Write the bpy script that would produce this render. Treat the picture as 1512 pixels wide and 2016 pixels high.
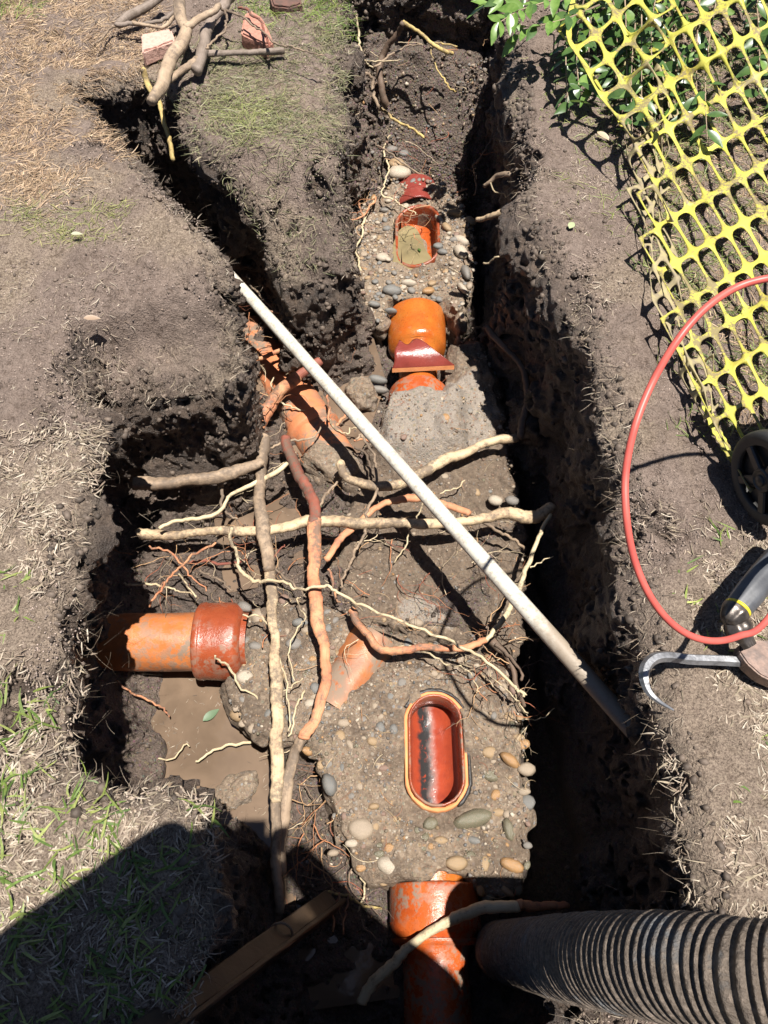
import bpy, bmesh, math, random
import numpy as np
from mathutils import Vector, Matrix, Quaternion

# ------------------------------------------------------------------ camera, sky, sun, exposure
for o in list(bpy.data.objects): bpy.data.objects.remove(o)
SC = bpy.context.scene
COL = SC.collection
H = 2.0            # camera height above the concrete in the trench
G = 0.65           # height of the lawn above the concrete
TH = math.radians(59.4)
FPX = 1456.0
CT, ST = math.cos(TH), math.sin(TH)

cam_d = bpy.data.cameras.new('camera'); cam = bpy.data.objects.new('camera', cam_d); COL.objects.link(cam)
cam.location = (0, 0, H); cam.rotation_euler = (math.radians(90) - TH, 0, 0)
cam_d.sensor_fit = 'VERTICAL'; cam_d.sensor_height = 24.0; cam_d.lens = FPX / 2016.0 * 24.0
cam_d.clip_start = 0.02; cam_d.clip_end = 600
SC.camera = cam

SUN = Vector((.176, -.129, 1.0855)).normalized()
w = bpy.data.worlds.new('World'); SC.world = w; w.use_nodes = True
nt = w.node_tree; bg = nt.nodes['Background']
sky = nt.nodes.new('ShaderNodeTexSky'); sky.sky_type = 'NISHITA'; sky.sun_disc = False; sky.air_density = .55; sky.dust_density = .3
sky.sun_elevation = math.asin(SUN.z); sky.sun_rotation = math.atan2(SUN.x, SUN.y)
nt.links.new(sky.outputs[0], bg.inputs[0]); bg.inputs[1].default_value = 0.05
sd = bpy.data.lights.new('sun', 'SUN'); sun = bpy.data.objects.new('sun', sd); COL.objects.link(sun)
sd.energy = 5.0; sd.angle = math.radians(0.53); sd.color = (1.0, 0.955, 0.89)
sun.rotation_euler = SUN.to_track_quat('Z', 'Y').to_euler(); sun.location = (1, -1, 6)
SC.view_settings.view_transform = 'Standard'; SC.view_settings.look = 'None'
SC.view_settings.gamma = 1.0; SC.view_settings.exposure = 1.12; SC.view_settings.use_curve_mapping = False

# ------------------------------------------------------------------ measuring: photograph ray -> point at a known height
def U(px, py, z):
    a, b = (px - 756) / FPX, (py - 1008) / FPX
    Y = CT - b * ST; Z = -ST - b * CT
    t = (z - H) / Z
    return Vector((a * t, Y * t, z))
def UL(pts, z): return np.array([U(p[0], p[1], z)[:2] for p in pts])
def PXM(px, py, z):                      # metres per photo pixel there
    b = (py - 1008) / FPX
    return ((H - z) / (ST + b * CT)) / FPX

# ------------------------------------------------------------------ numpy noise
_rng = np.random.default_rng(7)
_L3 = _rng.random((64, 64, 64), dtype=np.float32)
def vnoise(x, y, z, s, o=0.0):
    x = np.asarray(x, np.float32) / s + 100.3 + o * 17.1; y = np.asarray(y, np.float32) / s + 100.7 + o * 5.3; z = np.asarray(z, np.float32) / s + 100.1 + o * 9.7
    xi = np.floor(x).astype(np.int32); yi = np.floor(y).astype(np.int32); zi = np.floor(z).astype(np.int32)
    fx = x - xi; fy = y - yi; fz = z - zi
    fx = fx * fx * (3 - 2 * fx); fy = fy * fy * (3 - 2 * fy); fz = fz * fz * (3 - 2 * fz)
    x0 = xi & 63; x1 = (xi + 1) & 63; y0 = yi & 63; y1 = (yi + 1) & 63; z0 = zi & 63; z1 = (zi + 1) & 63
    L = _L3
    a = L[x0, y0, z0] * (1 - fx) + L[x1, y0, z0] * fx
    b = L[x0, y1, z0] * (1 - fx) + L[x1, y1, z0] * fx
    c = L[x0, y0, z1] * (1 - fx) + L[x1, y0, z1] * fx
    d = L[x0, y1, z1] * (1 - fx) + L[x1, y1, z1] * fx
    return ((a * (1 - fy) + b * fy) * (1 - fz) + (c * (1 - fy) + d * fy) * fz) * 2 - 1
def sstep(a, b, x):
    t = np.clip((x - a) / (b - a), 0, 1); return t * t * (3 - 2 * t)
def psdf(X, Y, poly):                    # signed distance to polygon, negative inside
    P = np.asarray(poly, np.float64); d = np.full(X.shape, 1e9); s = np.zeros(X.shape, bool)
    n = len(P)
    for i in range(n):
        a = P[i]; b = P[(i + 1) % n]; e = b - a
        wx = X - a[0]; wy = Y - a[1]
        t = np.clip((wx * e[0] + wy * e[1]) / max(e @ e, 1e-12), 0, 1)
        d = np.minimum(d, (wx - e[0] * t) ** 2 + (wy - e[1] * t) ** 2)
        c = (a[1] > Y) != (b[1] > Y)
        with np.errstate(divide='ignore', invalid='ignore'):
            xi = a[0] + (Y - a[1]) * e[0] / (e[1] if abs(e[1]) > 1e-12 else 1e-12)
        s ^= c & (X < xi)
    d = np.sqrt(d); return np.where(s, -d, d).astype(np.float32)
def smooth_poly(P, k=4, closed=True):
    P = np.asarray(P, float); n = len(P); out = []
    for i in range(n if closed else n - 1):
        p0 = P[(i - 1) % n] if closed or i > 0 else P[i]; p1 = P[i]; p2 = P[(i + 1) % n]
        p3 = P[(i + 2) % n] if closed or i + 2 < n else P[i + 1]
        for j in range(k):
            t = j / k
            out.append(0.5 * ((2 * p1) + (-p0 + p2) * t + (2 * p0 - 5 * p1 + 4 * p2 - p3) * t * t + (-p0 + 3 * p1 - 3 * p2 + p3) * t ** 3))
    if not closed: out.append(P[-1])
    return np.array(out)

# ------------------------------------------------------------------ object helpers
def mesh_np(name, V, F, mat=None, parent=None, smooth=True, cols=None, kind=None, uvx=None):
    me = bpy.data.meshes.new(name)
    V = np.asarray(V, np.float32).reshape(-1, 3)
    if isinstance(F, np.ndarray):
        n, k = F.shape
        me.vertices.add(len(V)); me.vertices.foreach_set('co', V.ravel())
        me.loops.add(n * k); me.loops.foreach_set('vertex_index', F.astype(np.int32).ravel())
        me.polygons.add(n); me.polygons.foreach_set('loop_start', np.arange(0, n * k, k, dtype=np.int32))
        me.polygons.foreach_set('loop_total', np.full(n, k, np.int32))
        me.update(calc_edges=True); me.validate()
    else:
        me.from_pydata([tuple(v) for v in V], [], [tuple(f) for f in F]); me.update()
    if smooth: me.polygons.foreach_set('use_smooth', np.ones(len(me.polygons), bool))
    if cols is not None:
        cols = np.asarray(cols, np.float32)
        if cols.shape[1] == 3: cols = np.concatenate([cols, np.ones((len(cols), 1), np.float32)], 1)
        a = me.color_attributes.new('Col', 'FLOAT_COLOR', 'POINT'); a.data.foreach_set('color', cols.ravel())
    if mat: me.materials.append(mat)
    o = bpy.data.objects.new(name, me); COL.objects.link(o)
    if parent: o.parent = parent
    if kind: o['kind'] = kind
    return o
def tag(o, label, cat=None, group=None):
    o['label'] = label
    if cat: o['category'] = cat
    if group: o['group'] = group
    return o
def empty(name, loc, label, cat, group=None):
    o = bpy.data.objects.new(name, None); COL.objects.link(o); o.location = loc; o.empty_display_size = .05
    bpy.context.view_layer.update()
    return tag(o, label, cat, group)
def child(o, root):                      # mesh was built in world space: parent it and keep it there
    o.parent = root; o.matrix_parent_inverse = Matrix.Translation(root.location).inverted(); return o

# ------------------------------------------------------------------ materials
def N(m, t, **k):
    n = m.node_tree.nodes.new(t)
    for a, b in k.items():
        if a in ('loc',): continue
        setattr(n, a, b)
    return n
def newmat(name, rough=.8, spec=.4):
    m = bpy.data.materials.new(name); m.use_nodes = True
    b = m.node_tree.nodes['Principled BSDF']; b.inputs['Roughness'].default_value = rough
    b.inputs['Specular IOR Level'].default_value = spec
    return m, b, m.node_tree.links
def ramp(m, fac, stops):
    r = N(m, 'ShaderNodeValToRGB'); e = r.color_ramp.elements
    e[0].position, e[0].color = stops[0][0], (*stops[0][1], 1)
    e[1].position, e[1].color = stops[-1][0], (*stops[-1][1], 1)
    for p, c in stops[1:-1]:
        k = e.new(p); k.color = (*c, 1)
    m.node_tree.links.new(fac, r.inputs[0]); return r.outputs[0]
def noise(m, scale, detail=4, rough=.6, vec=None, dist=0):
    n = N(m, 'ShaderNodeTexNoise'); n.inputs['Scale'].default_value = scale; n.inputs['Detail'].default_value = detail
    n.inputs['Roughness'].default_value = rough; n.inputs['Distortion'].default_value = dist
    if vec is None:
        vec = geo(m)
    m.node_tree.links.new(vec, n.inputs['Vector']); return n
def geo(m):
    n = m.node_tree.nodes.get('TC')
    if n is None: n = N(m, 'ShaderNodeTexCoord'); n.name = 'TC'
    return n.outputs['Object']
def mix(m, f, a, b, mode='MIX'):
    n = N(m, 'ShaderNodeMix', data_type='RGBA', blend_type=mode); L = m.node_tree.links
    for s, v in ((n.inputs[0], f), (n.inputs[6], a), (n.inputs[7], b)):
        if hasattr(v, 'links'): L.new(v, s)
        elif isinstance(v, tuple): s.default_value = (*v, 1) if len(v) == 3 else v
        else: s.default_value = v
    return n.outputs[2]
def mth(m, op, a, b=0.0, c=None):
    n = N(m, 'ShaderNodeMath', operation=op); L = m.node_tree.links
    for s, v in zip(n.inputs, (a, b, c)):
        if v is None: continue
        if hasattr(v, 'links'): L.new(v, s)
        else: s.default_value = v
    return n.outputs[0]
def bump(m, b, h, dist, strength=1.0, prev=None):
    n = N(m, 'ShaderNodeBump'); n.inputs['Distance'].default_value = dist; n.inputs['Strength'].default_value = strength
    m.node_tree.links.new(h, n.inputs['Height'])
    if prev is not None: m.node_tree.links.new(prev, n.inputs['Normal'])
    m.node_tree.links.new(n.outputs[0], b.inputs['Normal']); return n.outputs[0]
def seprgb(m, attr='Col'):
    a = N(m, 'ShaderNodeAttribute', attribute_name=attr); s = N(m, 'ShaderNodeSeparateColor')
    m.node_tree.links.new(a.outputs['Color'], s.inputs[0]); return s.outputs

def mat_soil():
    # Col.r = wet, Col.g = straw/organic cover, Col.b = gravelly
    m, b, L = newmat('soil', .9, .3)
    s = seprgb(m)
    n1 = noise(m, 9, 5, .6); n2 = noise(m, 60, 6, .7); n3 = noise(m, 260, 4, .65)
    dry = ramp(m, n1.outputs[0], [(.3, (.18, .139, .117)), (.5, (.265, .205, .174)), (.7, (.34, .27, .232))])
    dry = mix(m, mth(m, 'MULTIPLY', n2.outputs[0], .9), dry, (.075, .054, .041))
    dry = mix(m, .55, dry, ramp(m, n2.outputs[0], [(.3, (.105, .079, .064)), (.55, (.24, .187, .156)), (.75, (.37, .30, .255))]))
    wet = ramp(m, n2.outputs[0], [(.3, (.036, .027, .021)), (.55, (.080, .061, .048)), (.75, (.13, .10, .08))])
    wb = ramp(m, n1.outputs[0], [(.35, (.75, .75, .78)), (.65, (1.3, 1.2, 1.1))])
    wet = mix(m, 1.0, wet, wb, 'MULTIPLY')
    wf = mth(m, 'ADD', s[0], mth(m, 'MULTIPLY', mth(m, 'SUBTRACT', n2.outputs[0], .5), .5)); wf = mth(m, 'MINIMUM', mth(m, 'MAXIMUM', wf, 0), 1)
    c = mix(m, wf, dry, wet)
    vo = N(m, 'ShaderNodeTexVoronoi'); vo.inputs['Scale'].default_value = 110; L.new(geo(m), vo.inputs['Vector'])
    gc = mix(m, .65, vo.outputs['Color'], (.28, .22, .17)); gc = mix(m, 1.0, gc, (.42, .38, .34), 'MULTIPLY')
    gf = mth(m, 'MULTIPLY', s[2], ramp(m, vo.outputs['Distance'], [(.25, (1, 1, 1)), (.45, (0, 0, 0))]))
    c = mix(m, gf, c, gc)
    straw = ramp(m, noise(m, 130, 3, .6).outputs[0], [(.35, (.17, .13, .095)), (.65, (.33, .265, .195))])
    c = mix(m, mth(m, 'MULTIPLY', s[1], .65), c, straw)
    c = mix(m, 1.0, c, ramp(m, n3.outputs[0], [(.30, (.50,) * 3), (.48, (1.0,) * 3), (.70, (1.35,) * 3)]), 'MULTIPLY')
    n5 = noise(m, 34, 6, .75, dist=1.2)
    c = mix(m, 1.0, c, ramp(m, n5.outputs[0], [(.36, (.62, .60, .58)), (.44, (1.0,) * 3), (.60, (1.12,) * 3)]), 'MULTIPLY')
    L.new(c, b.inputs['Base Color'])
    rr = ramp(m, n2.outputs[0], [(.35, (.22,) * 3), (.6, (.6,) * 3)])
    r = mix(m, wf, (.95,) * 3, rr); L.new(r, b.inputs['Roughness'])
    L.new(mth(m, 'MULTIPLY', wf, .55), b.inputs['Specular IOR Level'])
    h = mth(m, 'ADD', mth(m, 'MULTIPLY', n2.outputs[0], 1.0), mth(m, 'MULTIPLY', n3.outputs[0], .7))
    h = mth(m, 'ADD', h, mth(m, 'MULTIPLY', mth(m, 'MULTIPLY', vo.outputs['Distance'], s[2]), -1.0))
    bump(m, b, h, .013, 1.0)
    return m
def mat_concrete():
    # Col.r = mud film, Col.g = clean pale cement, Col.b = wet
    m, b, L = newmat('concrete', .85, .4)
    s = seprgb(m)
    n1 = noise(m, 14, 5, .65); n2 = noise(m, 90, 5, .7); n3 = noise(m, 420, 3, .6)
    base = ramp(m, n2.outputs[0], [(.3, (.13, .094, .065)), (.5, (.215, .16, .113)), (.72, (.32, .248, .182))])
    clean = ramp(m, n3.outputs[0], [(.3, (.18, .15, .122)), (.6, (.30, .255, .212))])
    mud = ramp(m, n2.outputs[0], [(.3, (.075, .053, .037)), (.7, (.165, .121, .086))])
    cf = mth(m, 'ADD', s[1], mth(m, 'MULTIPLY', mth(m, 'SUBTRACT', n1.outputs[0], .5), 1.4)); cf = ramp(m, cf, [(.4, (0, 0, 0)), (.6, (1, 1, 1))])
    mf = mth(m, 'ADD', s[0], mth(m, 'MULTIPLY', mth(m, 'SUBTRACT', n1.outputs[0], .5), 1.6)); mf = ramp(m, mf, [(.30, (0, 0, 0)), (.55, (1, 1, 1))])
    c = mix(m, cf, base, clean); c = mix(m, mth(m, 'MULTIPLY', mf, .85), c, mud)
    for sc, thr, amt in ((75, .30, .9), (170, .33, .85)):
        vo = N(m, 'ShaderNodeTexVoronoi'); vo.inputs['Scale'].default_value = sc; L.new(geo(m), vo.inputs['Vector'])
        sepc = N(m, 'ShaderNodeSeparateColor'); L.new(vo.outputs['Color'], sepc.inputs[0])
        pc = ramp(m, sepc.outputs[0], [(0, (.10, .11, .12)), (.25, (.24, .13, .075)), (.45, (.30, .22, .13)), (.62, (.13, .14, .11)), (.8, (.35, .28, .2)), (1, (.24, .24, .24))])
        ff = ramp(m, vo.outputs['Distance'], [(thr, (1, 1, 1)), (thr + .06, (0, 0, 0))])
        sel = ramp(m, sepc.outputs[1], [(.50, (0, 0, 0)), (.53, (1, 1, 1))])
        ff = mth(m, 'MULTIPLY', mth(m, 'MULTIPLY', ff, sel), mth(m, 'MULTIPLY', mth(m, 'SUBTRACT', 1.0, mth(m, 'MULTIPLY', mf, .7)), amt))
        c = mix(m, ff, c, pc)
    L.new(c, b.inputs['Base Color'])
    rr = ramp(m, n1.outputs[0], [(.35, (.25,) * 3), (.6, (.65,) * 3)])
    L.new(mix(m, s[2], (.9,) * 3, rr), b.inputs['Roughness'])
    h = mth(m, 'ADD', n2.outputs[0], mth(m, 'MULTIPLY', n3.outputs[0], .35)); bump(m, b, h, .010, 1.0)
    return m
def mat_clay(name, base, dark, mudamt=.3, rough=.22, speck=.5):
    m, b, L = newmat(name, rough, .5)
    n1 = noise(m, 16, 5, .6); n2 = noise(m, 330, 3, .5); n3 = noise(m, 45, 6, .7)
    c = mix(m, ramp(m, n1.outputs[0], [(.35, (0,) * 3), (.65, (1,) * 3)]), base, dark)
    sp = ramp(m, n2.outputs[0], [(.62, (0,) * 3), (.68, (1,) * 3)])
    c = mix(m, mth(m, 'MULTIPLY', sp, speck), c, (.05, .018, .008))
    mf = ramp(m, n3.outputs[0], [(.60 - mudamt * .3, (0,) * 3), (.70 - mudamt * .3, (1,) * 3)])
    mf = mth(m, 'MULTIPLY', mf, mth(m, 'MINIMUM', mth(m, 'MULTIPLY', mudamt, ramp(m, noise(m, 7, 2, .5).outputs[0], [(.4, (0,) * 3), (.65, (2.5,) * 3)])), 1.0))
    c = mix(m, mf, c, (.19, .135, .095))
    L.new(c, b.inputs['Base Color'])
    L.new(mix(m, mf, (rough,) * 3, (.8,) * 3), b.inputs['Roughness'])
    bump(m, b, mth(m, 'ADD', mth(m, 'MULTIPLY', n3.outputs[0], .8), mth(m, 'MULTIPLY', n2.outputs[0], .15)), .0035, .7)
    return m
def mat_root(name, c1, c2, c3=None, mud=.25):
    m, b, L = newmat(name, .62, .35)
    v = N(m, 'ShaderNodeUVMap'); mp = N(m, 'ShaderNodeMapping'); L.new(v.outputs[0], mp.inputs[0]); mp.inputs['Scale'].default_value = (5, 60, 1)
    nf = noise(m, 2.0, 5, .65, mp.outputs[0]); n1 = noise(m, 16, 4, .6); n2 = noise(m, 70, 5, .7)
    c = mix(m, ramp(m, n1.outputs[0], [(.35, (0,) * 3), (.68, (1,) * 3)]), c1, c2)
    c = mix(m, ramp(m, nf.outputs[0], [(.48, (0,) * 3), (.85, (.75,) * 3)]), c, c3 or tuple(x * .55 for x in c2))
    mm = mth(m, 'ADD', n2.outputs[0], mth(m, 'MULTIPLY', mth(m, 'SUBTRACT', n1.outputs[0], .5), .5))
    n4 = noise(m, 6, 3, .6); mm = mth(m, 'ADD', mm, mth(m, 'MULTIPLY', mth(m, 'SUBTRACT', n4.outputs[0], .5), .9))
    mf = ramp(m, mm, [(.60 - mud * .35, (0,) * 3), (.80 - mud * .3, (.85,) * 3)])
    c = mix(m, mf, c, (.12, .09, .066))
    L.new(c, b.inputs['Base Color'])
    bump(m, b, mth(m, 'ADD', nf.outputs[0], mth(m, 'MULTIPLY', n2.outputs[0], .5)), .002, .8)
    return m
def mat_stone(name, c1, c2, rough=.55):
    m, b, L = newmat(name, rough, .5)
    n1 = noise(m, 60, 5, .7); n2 = noise(m, 25, 3, .6)
    c = mix(m, ramp(m, n1.outputs[0], [(.35, (0,) * 3), (.65, (1,) * 3)]), c1, c2)
    c = mix(m, ramp(m, n2.outputs[0], [(.44, (0,) * 3), (.62, (.85,) * 3)]), c, (.19, .15, .11))
    L.new(c, b.inputs['Base Color']); bump(m, b, n1.outputs[0], .002, .6); return m
def mat_vcol(name, rough=.7, trans=0.0, spec=.3):
    m, b, L = newmat(name, rough, spec)
    a = N(m, 'ShaderNodeAttribute', attribute_name='Col')
    n = noise(m, 160, 3, .6)
    c = mix(m, 1.0, a.outputs['Color'], ramp(m, n.outputs[0], [(.3, (.72,) * 3), (.7, (1.22,) * 3)]), 'MULTIPLY')
    L.new(c, b.inputs['Base Color'])
    if trans:
        t = N(m, 'ShaderNodeBsdfTranslucent'); L.new(c, t.inputs[0]); ms = N(m, 'ShaderNodeMixShader'); ms.inputs[0].default_value = trans
        L.new(b.outputs[0], ms.inputs[1]); L.new(t.outputs[0], ms.inputs[2])
        L.new(ms.outputs[0], m.node_tree.nodes['Material Output'].inputs[0])
    return m
def mat_plain(name, c1, c2, scale=40, rough=.6, bmp=.001, metal=0.0, spec=.5, lo=.4, hi=.65):
    m, b, L = newmat(name, rough, spec)
    n = noise(m, scale, 5, .65)
    L.new(mix(m, ramp(m, n.outputs[0], [(lo, (0,) * 3), (hi, (1,) * 3)]), c1, c2), b.inputs['Base Color'])
    b.inputs['Metallic'].default_value = metal
    if bmp: bump(m, b, n.outputs[0], bmp, .8)
    return m
def mat_water(name, col, rough=.06):
    m, b, L = newmat(name, rough, .5)
    n = noise(m, 5, 4, .6, dist=.6); n2 = noise(m, 30, 3, .5)
    L.new(mix(m, ramp(m, n.outputs[0], [(.35, (0,) * 3), (.65, (1,) * 3)]), col, tuple(x * .62 for x in col)), b.inputs['Base Color'])
    bump(m, b, n2.outputs[0], .0008, .35); return m

M = {}
M['soil'] = mat_soil(); M['concrete'] = mat_concrete()
M['clay'] = mat_clay('glazed_orange_clay', (.40, .085, .017), (.30, .05, .011), .45, .26)
M['clay_side'] = mat_clay('orange_clay_matt', (.43, .145, .045), (.38, .115, .034), .5, .32, .25)
M['clay_speck'] = mat_clay('speckled_orange_clay', (.37, .115, .018), (.36, .075, .012), .15, .2, .9)
M['clay_red'] = mat_clay('red_brown_glaze', (.27, .06, .022), (.20, .04, .016), .4, .27, .35)
M['clay_dull'] = mat_clay('weathered_terracotta', (.50, .19, .085), (.44, .145, .06), .6, .55, .1)
M['clay_maroon'] = mat_clay('maroon_inner_glaze', (.20, .038, .028), (.15, .027, .02), .15, .25, .3)
M['clay_break'] = mat_clay('broken_clay_edge', (.62, .27, .11), (.55, .20, .07), .15, .85, .1)
M['cream'] = mat_root('root_cream', (.52, .40, .25), (.38, .27, .165), (.26, .15, .085), .42)
M['pale'] = mat_root('root_pale', (.55, .46, .30), (.42, .33, .20), (.38, .28, .16), .15)
M['tan'] = mat_root('root_tan', (.34, .25, .17), (.22, .155, .105), None, .5)
M['orange'] = mat_root('root_orange', (.52, .27, .14), (.42, .15, .075), (.26, .05, .028), .28)
M['red'] = mat_root('root_red', (.25, .085, .055), (.17, .05, .035), None, .3)
M['brown'] = mat_root('root_brown', (.15, .10, .07), (.10, .065, .045), None, .4)
M['yellow'] = mat_root('root_yellow', (.55, .42, .16), (.40, .28, .10), None, .4)
M['bark'] = mat_root('branch_bark', (.36, .27, .19), (.22, .16, .11), (.5, .36, .2), .3)
M['barkgrey'] = mat_root('branch_grey', (.24, .19, .155), (.16, .125, .10), None, .3)
M['water'] = mat_water('muddy_water', (.15, .105, .072))
M['water2'] = mat_water('murky_water', (.22, .175, .09))

# ------------------------------------------------------------------ terrain volume -> surface
def surface_nets(S, org, vx):
    """S > 0 solid. returns verts, quads facing air."""
    ins = S > 0
    nx, ny, nz = S.shape
    c = np.zeros((nx - 1, ny - 1, nz - 1), np.uint8)
    for i in (0, 1):
        for j in (0, 1):
            for k in (0, 1):
                c += ins[i:nx - 1 + i, j:ny - 1 + j, k:nz - 1 + k]
    act = (c > 0) & (c < 8)
    idx = np.argwhere(act); n = len(idx)
    vid = np.full(act.shape, -1, np.int32); vid[act] = np.arange(n, dtype=np.int32)
    acc = np.zeros((n, 3), np.float32); cnt = np.zeros(n, np.float32)
    cor = np.array([(i, j, k) for i in (0, 1) for j in (0, 1) for k in (0, 1)])
    val = [S[idx[:, 0] + a, idx[:, 1] + b, idx[:, 2] + d] for a, b, d in cor]
    for p in range(8):
        for q in range(p + 1, 8):
            if np.abs(cor[p] - cor[q]).sum() != 1: continue
            a, b = val[p], val[q]; cr = (a > 0) != (b > 0)
            t = np.where(cr, a / np.where(cr, a - b, 1), 0)[:, None]
            acc += np.where(cr[:, None], cor[p] + t * (cor[q] - cor[p]), 0); cnt += cr
    V = (idx + acc / cnt[:, None]) * vx + np.asarray(org)
    Q = []
    for ax in range(3):
        sl0 = [slice(1, -1)] * 3; sl0[ax] = slice(0, -1)
        sl1 = list(sl0); sl1[ax] = slice(1, None)
        a = ins[tuple(sl0)]; b = ins[tuple(sl1)]
        e = np.argwhere(a != b)
        if not len(e): continue
        off = np.array([1, 1, 1]); off[ax] = 0; e = e + off
        u, v = (ax + 1) % 3, (ax + 2) % 3
        def g(du, dv):
            f = e.copy(); f[:, u] -= du; f[:, v] -= dv
            return vid[f[:, 0], f[:, 1], f[:, 2]]
        q = np.stack([g(1, 1), g(0, 1), g(0, 0), g(1, 0)], 1)
        fl = ~ins[e[:, 0], e[:, 1], e[:, 2]]
        q[~fl] = q[~fl][:, ::-1]
        Q.append(q)
    Q = np.concatenate(Q); Q = Q[(Q >= 0).all(1)]
    return V, Q

# the edge of the excavation, at lawn height
EX_PX = [(1000,-75),(1000,40),(1005,110),(1018,170),(1020,250),(1025,330),(1030,400),(1060,450),(1080,500),(1110,560),(1150,640),(1170,720),
 (1195,790),(1215,870),(1225,930),(1225,1000),(1235,1080),(1250,1180),(1270,1270),(1285,1330),(1290,1400),(1310,1470),(1345,1560),(1355,1650),
 (1375,1740),(1385,1800),(1330,1900),(1230,1975),(1150,2030),(1130,2200),(700,2260),(330,2100),(345,2010),(385,1900),(405,1800),(400,1700),(407,1610),(400,1575),(330,1553),
 (260,1550),(210,1562),(150,1548),(105,1525),(110,1480),(130,1400),(145,1330),(150,1260),(145,1200),(130,1130),(135,1080),(150,1020),(175,950),
 (195,880),(188,830),(170,775),(168,725),(205,700),(262,686),(310,692),(350,676),(400,668),(440,660),(456,640),(450,590),(440,550),(425,490),(400,440),(365,400),
 (320,355),(270,310),(230,260),(200,225),(155,170),(210,160),(270,150),(330,165),(350,190),(352,240),(380,272),(450,320),(500,360),(545,405),
 (620,420),(690,405),(690,350),(672,290),(668,200),(675,120),(690,60),(702,-70)]
EX = UL(EX_PX, G)
VX = 0.0070
x0, x1, y0, y1, z0, z1 = -1.56, 1.56, -.60, 3.36, -.32, G + .12
gx = np.arange(x0, x1, VX); gy = np.arange(y0, y1, VX); gz = np.arange(z0, z1, VX)
X2, Y2 = np.meshgrid(gx, gy, indexing='ij')
D2 = psdf(X2, Y2, EX)
RE_PX = [(935,540),(950,680),(985,760),(1010,850),(1012,900),(1035,1050),(1032,1200),(1025,1290),(1040,1430),(1043,1700),(1010,1765)]
RE = UL(RE_PX, .03); RE = RE[np.argsort(RE[:, 1])]
AXL = .122
def floor_h(X, Y):
    h = np.full(np.shape(X), -.06, np.float32)
    def blob(px, z, hv, soft):
        nonlocal h
        d = psdf(X, Y, UL(px, z)); h = h + (hv - h) * sstep(soft, -soft, d)
    xe = np.interp(Y, RE[:, 1], RE[:, 0])
    blob([(200,1240),(430,1330),(560,1440),(545,1800),(300,1800),(180,1600)], -.1, -.15, .03)      # side pit puddle
    blob([(420,560),(700,640),(760,700),(720,820),(640,1000),(600,1100),(470,1120),(430,900)], 0, -.035, .04)
    blob([(200,900),(520,890),(530,960),(420,1010),(200,1010)], 0, .055, .03)                       # mud bank under roots
    blob([(225,740),(470,770),(450,880),(240,880)], 0, .11, .05)
    blob([(365,740),(455,740),(458,880),(380,895)], .25, .22, .05)
    blob([(250,1060),(560,1060),(600,1180),(400,1180),(260,1150)], 0, -.02, .03)
    blob([(600,930),(1030,900),(1030,1290),(700,1260),(600,1120)], 0, -.01, .03)
    blob([(560,1480),(640,1500),(720,1700),(820,1780),(840,1850),(760,1900),(600,1800),(560,1600)], -.03, -.045, .02)
    blob([(410,1590),(540,1600),(520,1790),(400,1790)], -.1, -.16, .03)
    blob([(680,560),(940,560),(940,660),(690,660)], 0, -.08, .03)
    h = np.where(X > xe + .0, h + (-.24 - h) * sstep(-.01, .05, X - xe), h)
    # bank rising at the far end
    far = sstep(2.80, 3.06, Y + .05 * vnoise(X, Y, 0, .15)); h = h + (.36 - h) * far
    far2 = sstep(2.60, 2.78, Y) * sstep(.02, -.12, X - .02); h = np.maximum(h, h + (.17 - h) * far2)
    h = np.where((np.abs(X - AXL) < .09) & (Y > .16) & (Y < .8), -.17, h)
    # slot of the diagonal trench rises a little at its head
    dg = sstep(-.80, -1.02, X) * sstep(1.7, 2.0, Y); h = h + (.12 - h) * dg
    rough = sstep(-.13, -.09, h)
    h = h + rough * (.026 * vnoise(X, Y, 0, .12, 1) + .016 * vnoise(X, Y, 0, .05, 2) + .010 * vnoise(X, Y, 0, .022, 3) + .005 * vnoise(X, Y, 0, .012, 17)) + far * (1 - far) * 4 * .05 * vnoise(X, Y, 0, .09, 18) + far * .04 * vnoise(X, Y, 0, .13, 19) + (1 - rough) * .006 * vnoise(X, Y, 0, .06, 4)
    return h.astype(np.float32)
def ground_h(X, Y):
    edge = np.minimum.reduce([X - x0, x1 - X, Y - y0, y1 - Y]); k = sstep(0, .15, edge)
    cl = sstep(-.25, .5, vnoise(X, Y, 0, .3, 81)); n = .018 * vnoise(X, Y, 0, .35, 5) + .011 * vnoise(X, Y, 0, .11, 6) + (.4 + cl) * (.009 * vnoise(X, Y, 0, .045, 7) + .009 * (np.abs(vnoise(X, Y, 0, .026, 8)) - .3) + .004 * vnoise(X, Y, 0, .013, 82))
    return (G + k * n - .004).astype(np.float32)
FH = floor_h(X2, Y2); GH = ground_h(X2, Y2)
# the lawn crumbles down a little next to the edge
GH = GH - (.030 * sstep(.07, .0, D2) ** 2 + .02 * sstep(.12, 0, D2) * np.clip(vnoise(X2, Y2, 0, .10, 9), -.2, 1)).astype(np.float32)
tip = psdf(X2, Y2, UL([(520,330),(690,300),(690,420),(545,415)], G)); GH -= (.21 * sstep(2.12, 1.80, Y2 + .04 * vnoise(X2, Y2, 0, .12, 71)) * sstep(.08, 0, psdf(X2, Y2, UL([(430,260),(700,240),(700,440),(545,440)], G))) + .02 * sstep(.06, -.05, tip) * vnoise(X2, Y2, 0, .04, 72)).astype(np.float32)
bank = psdf(X2, Y2, UL([(170,640),(440,570),(460,660),(330,745),(170,750)], G)); GH -= ((.14 * sstep(1.56, 1.31, Y2 + .05 * vnoise(X2, Y2, 0, .12, 73)) + .02 * vnoise(X2, Y2, 0, .05, 74)) * sstep(.06, -.03, bank)).astype(np.float32)

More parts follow.
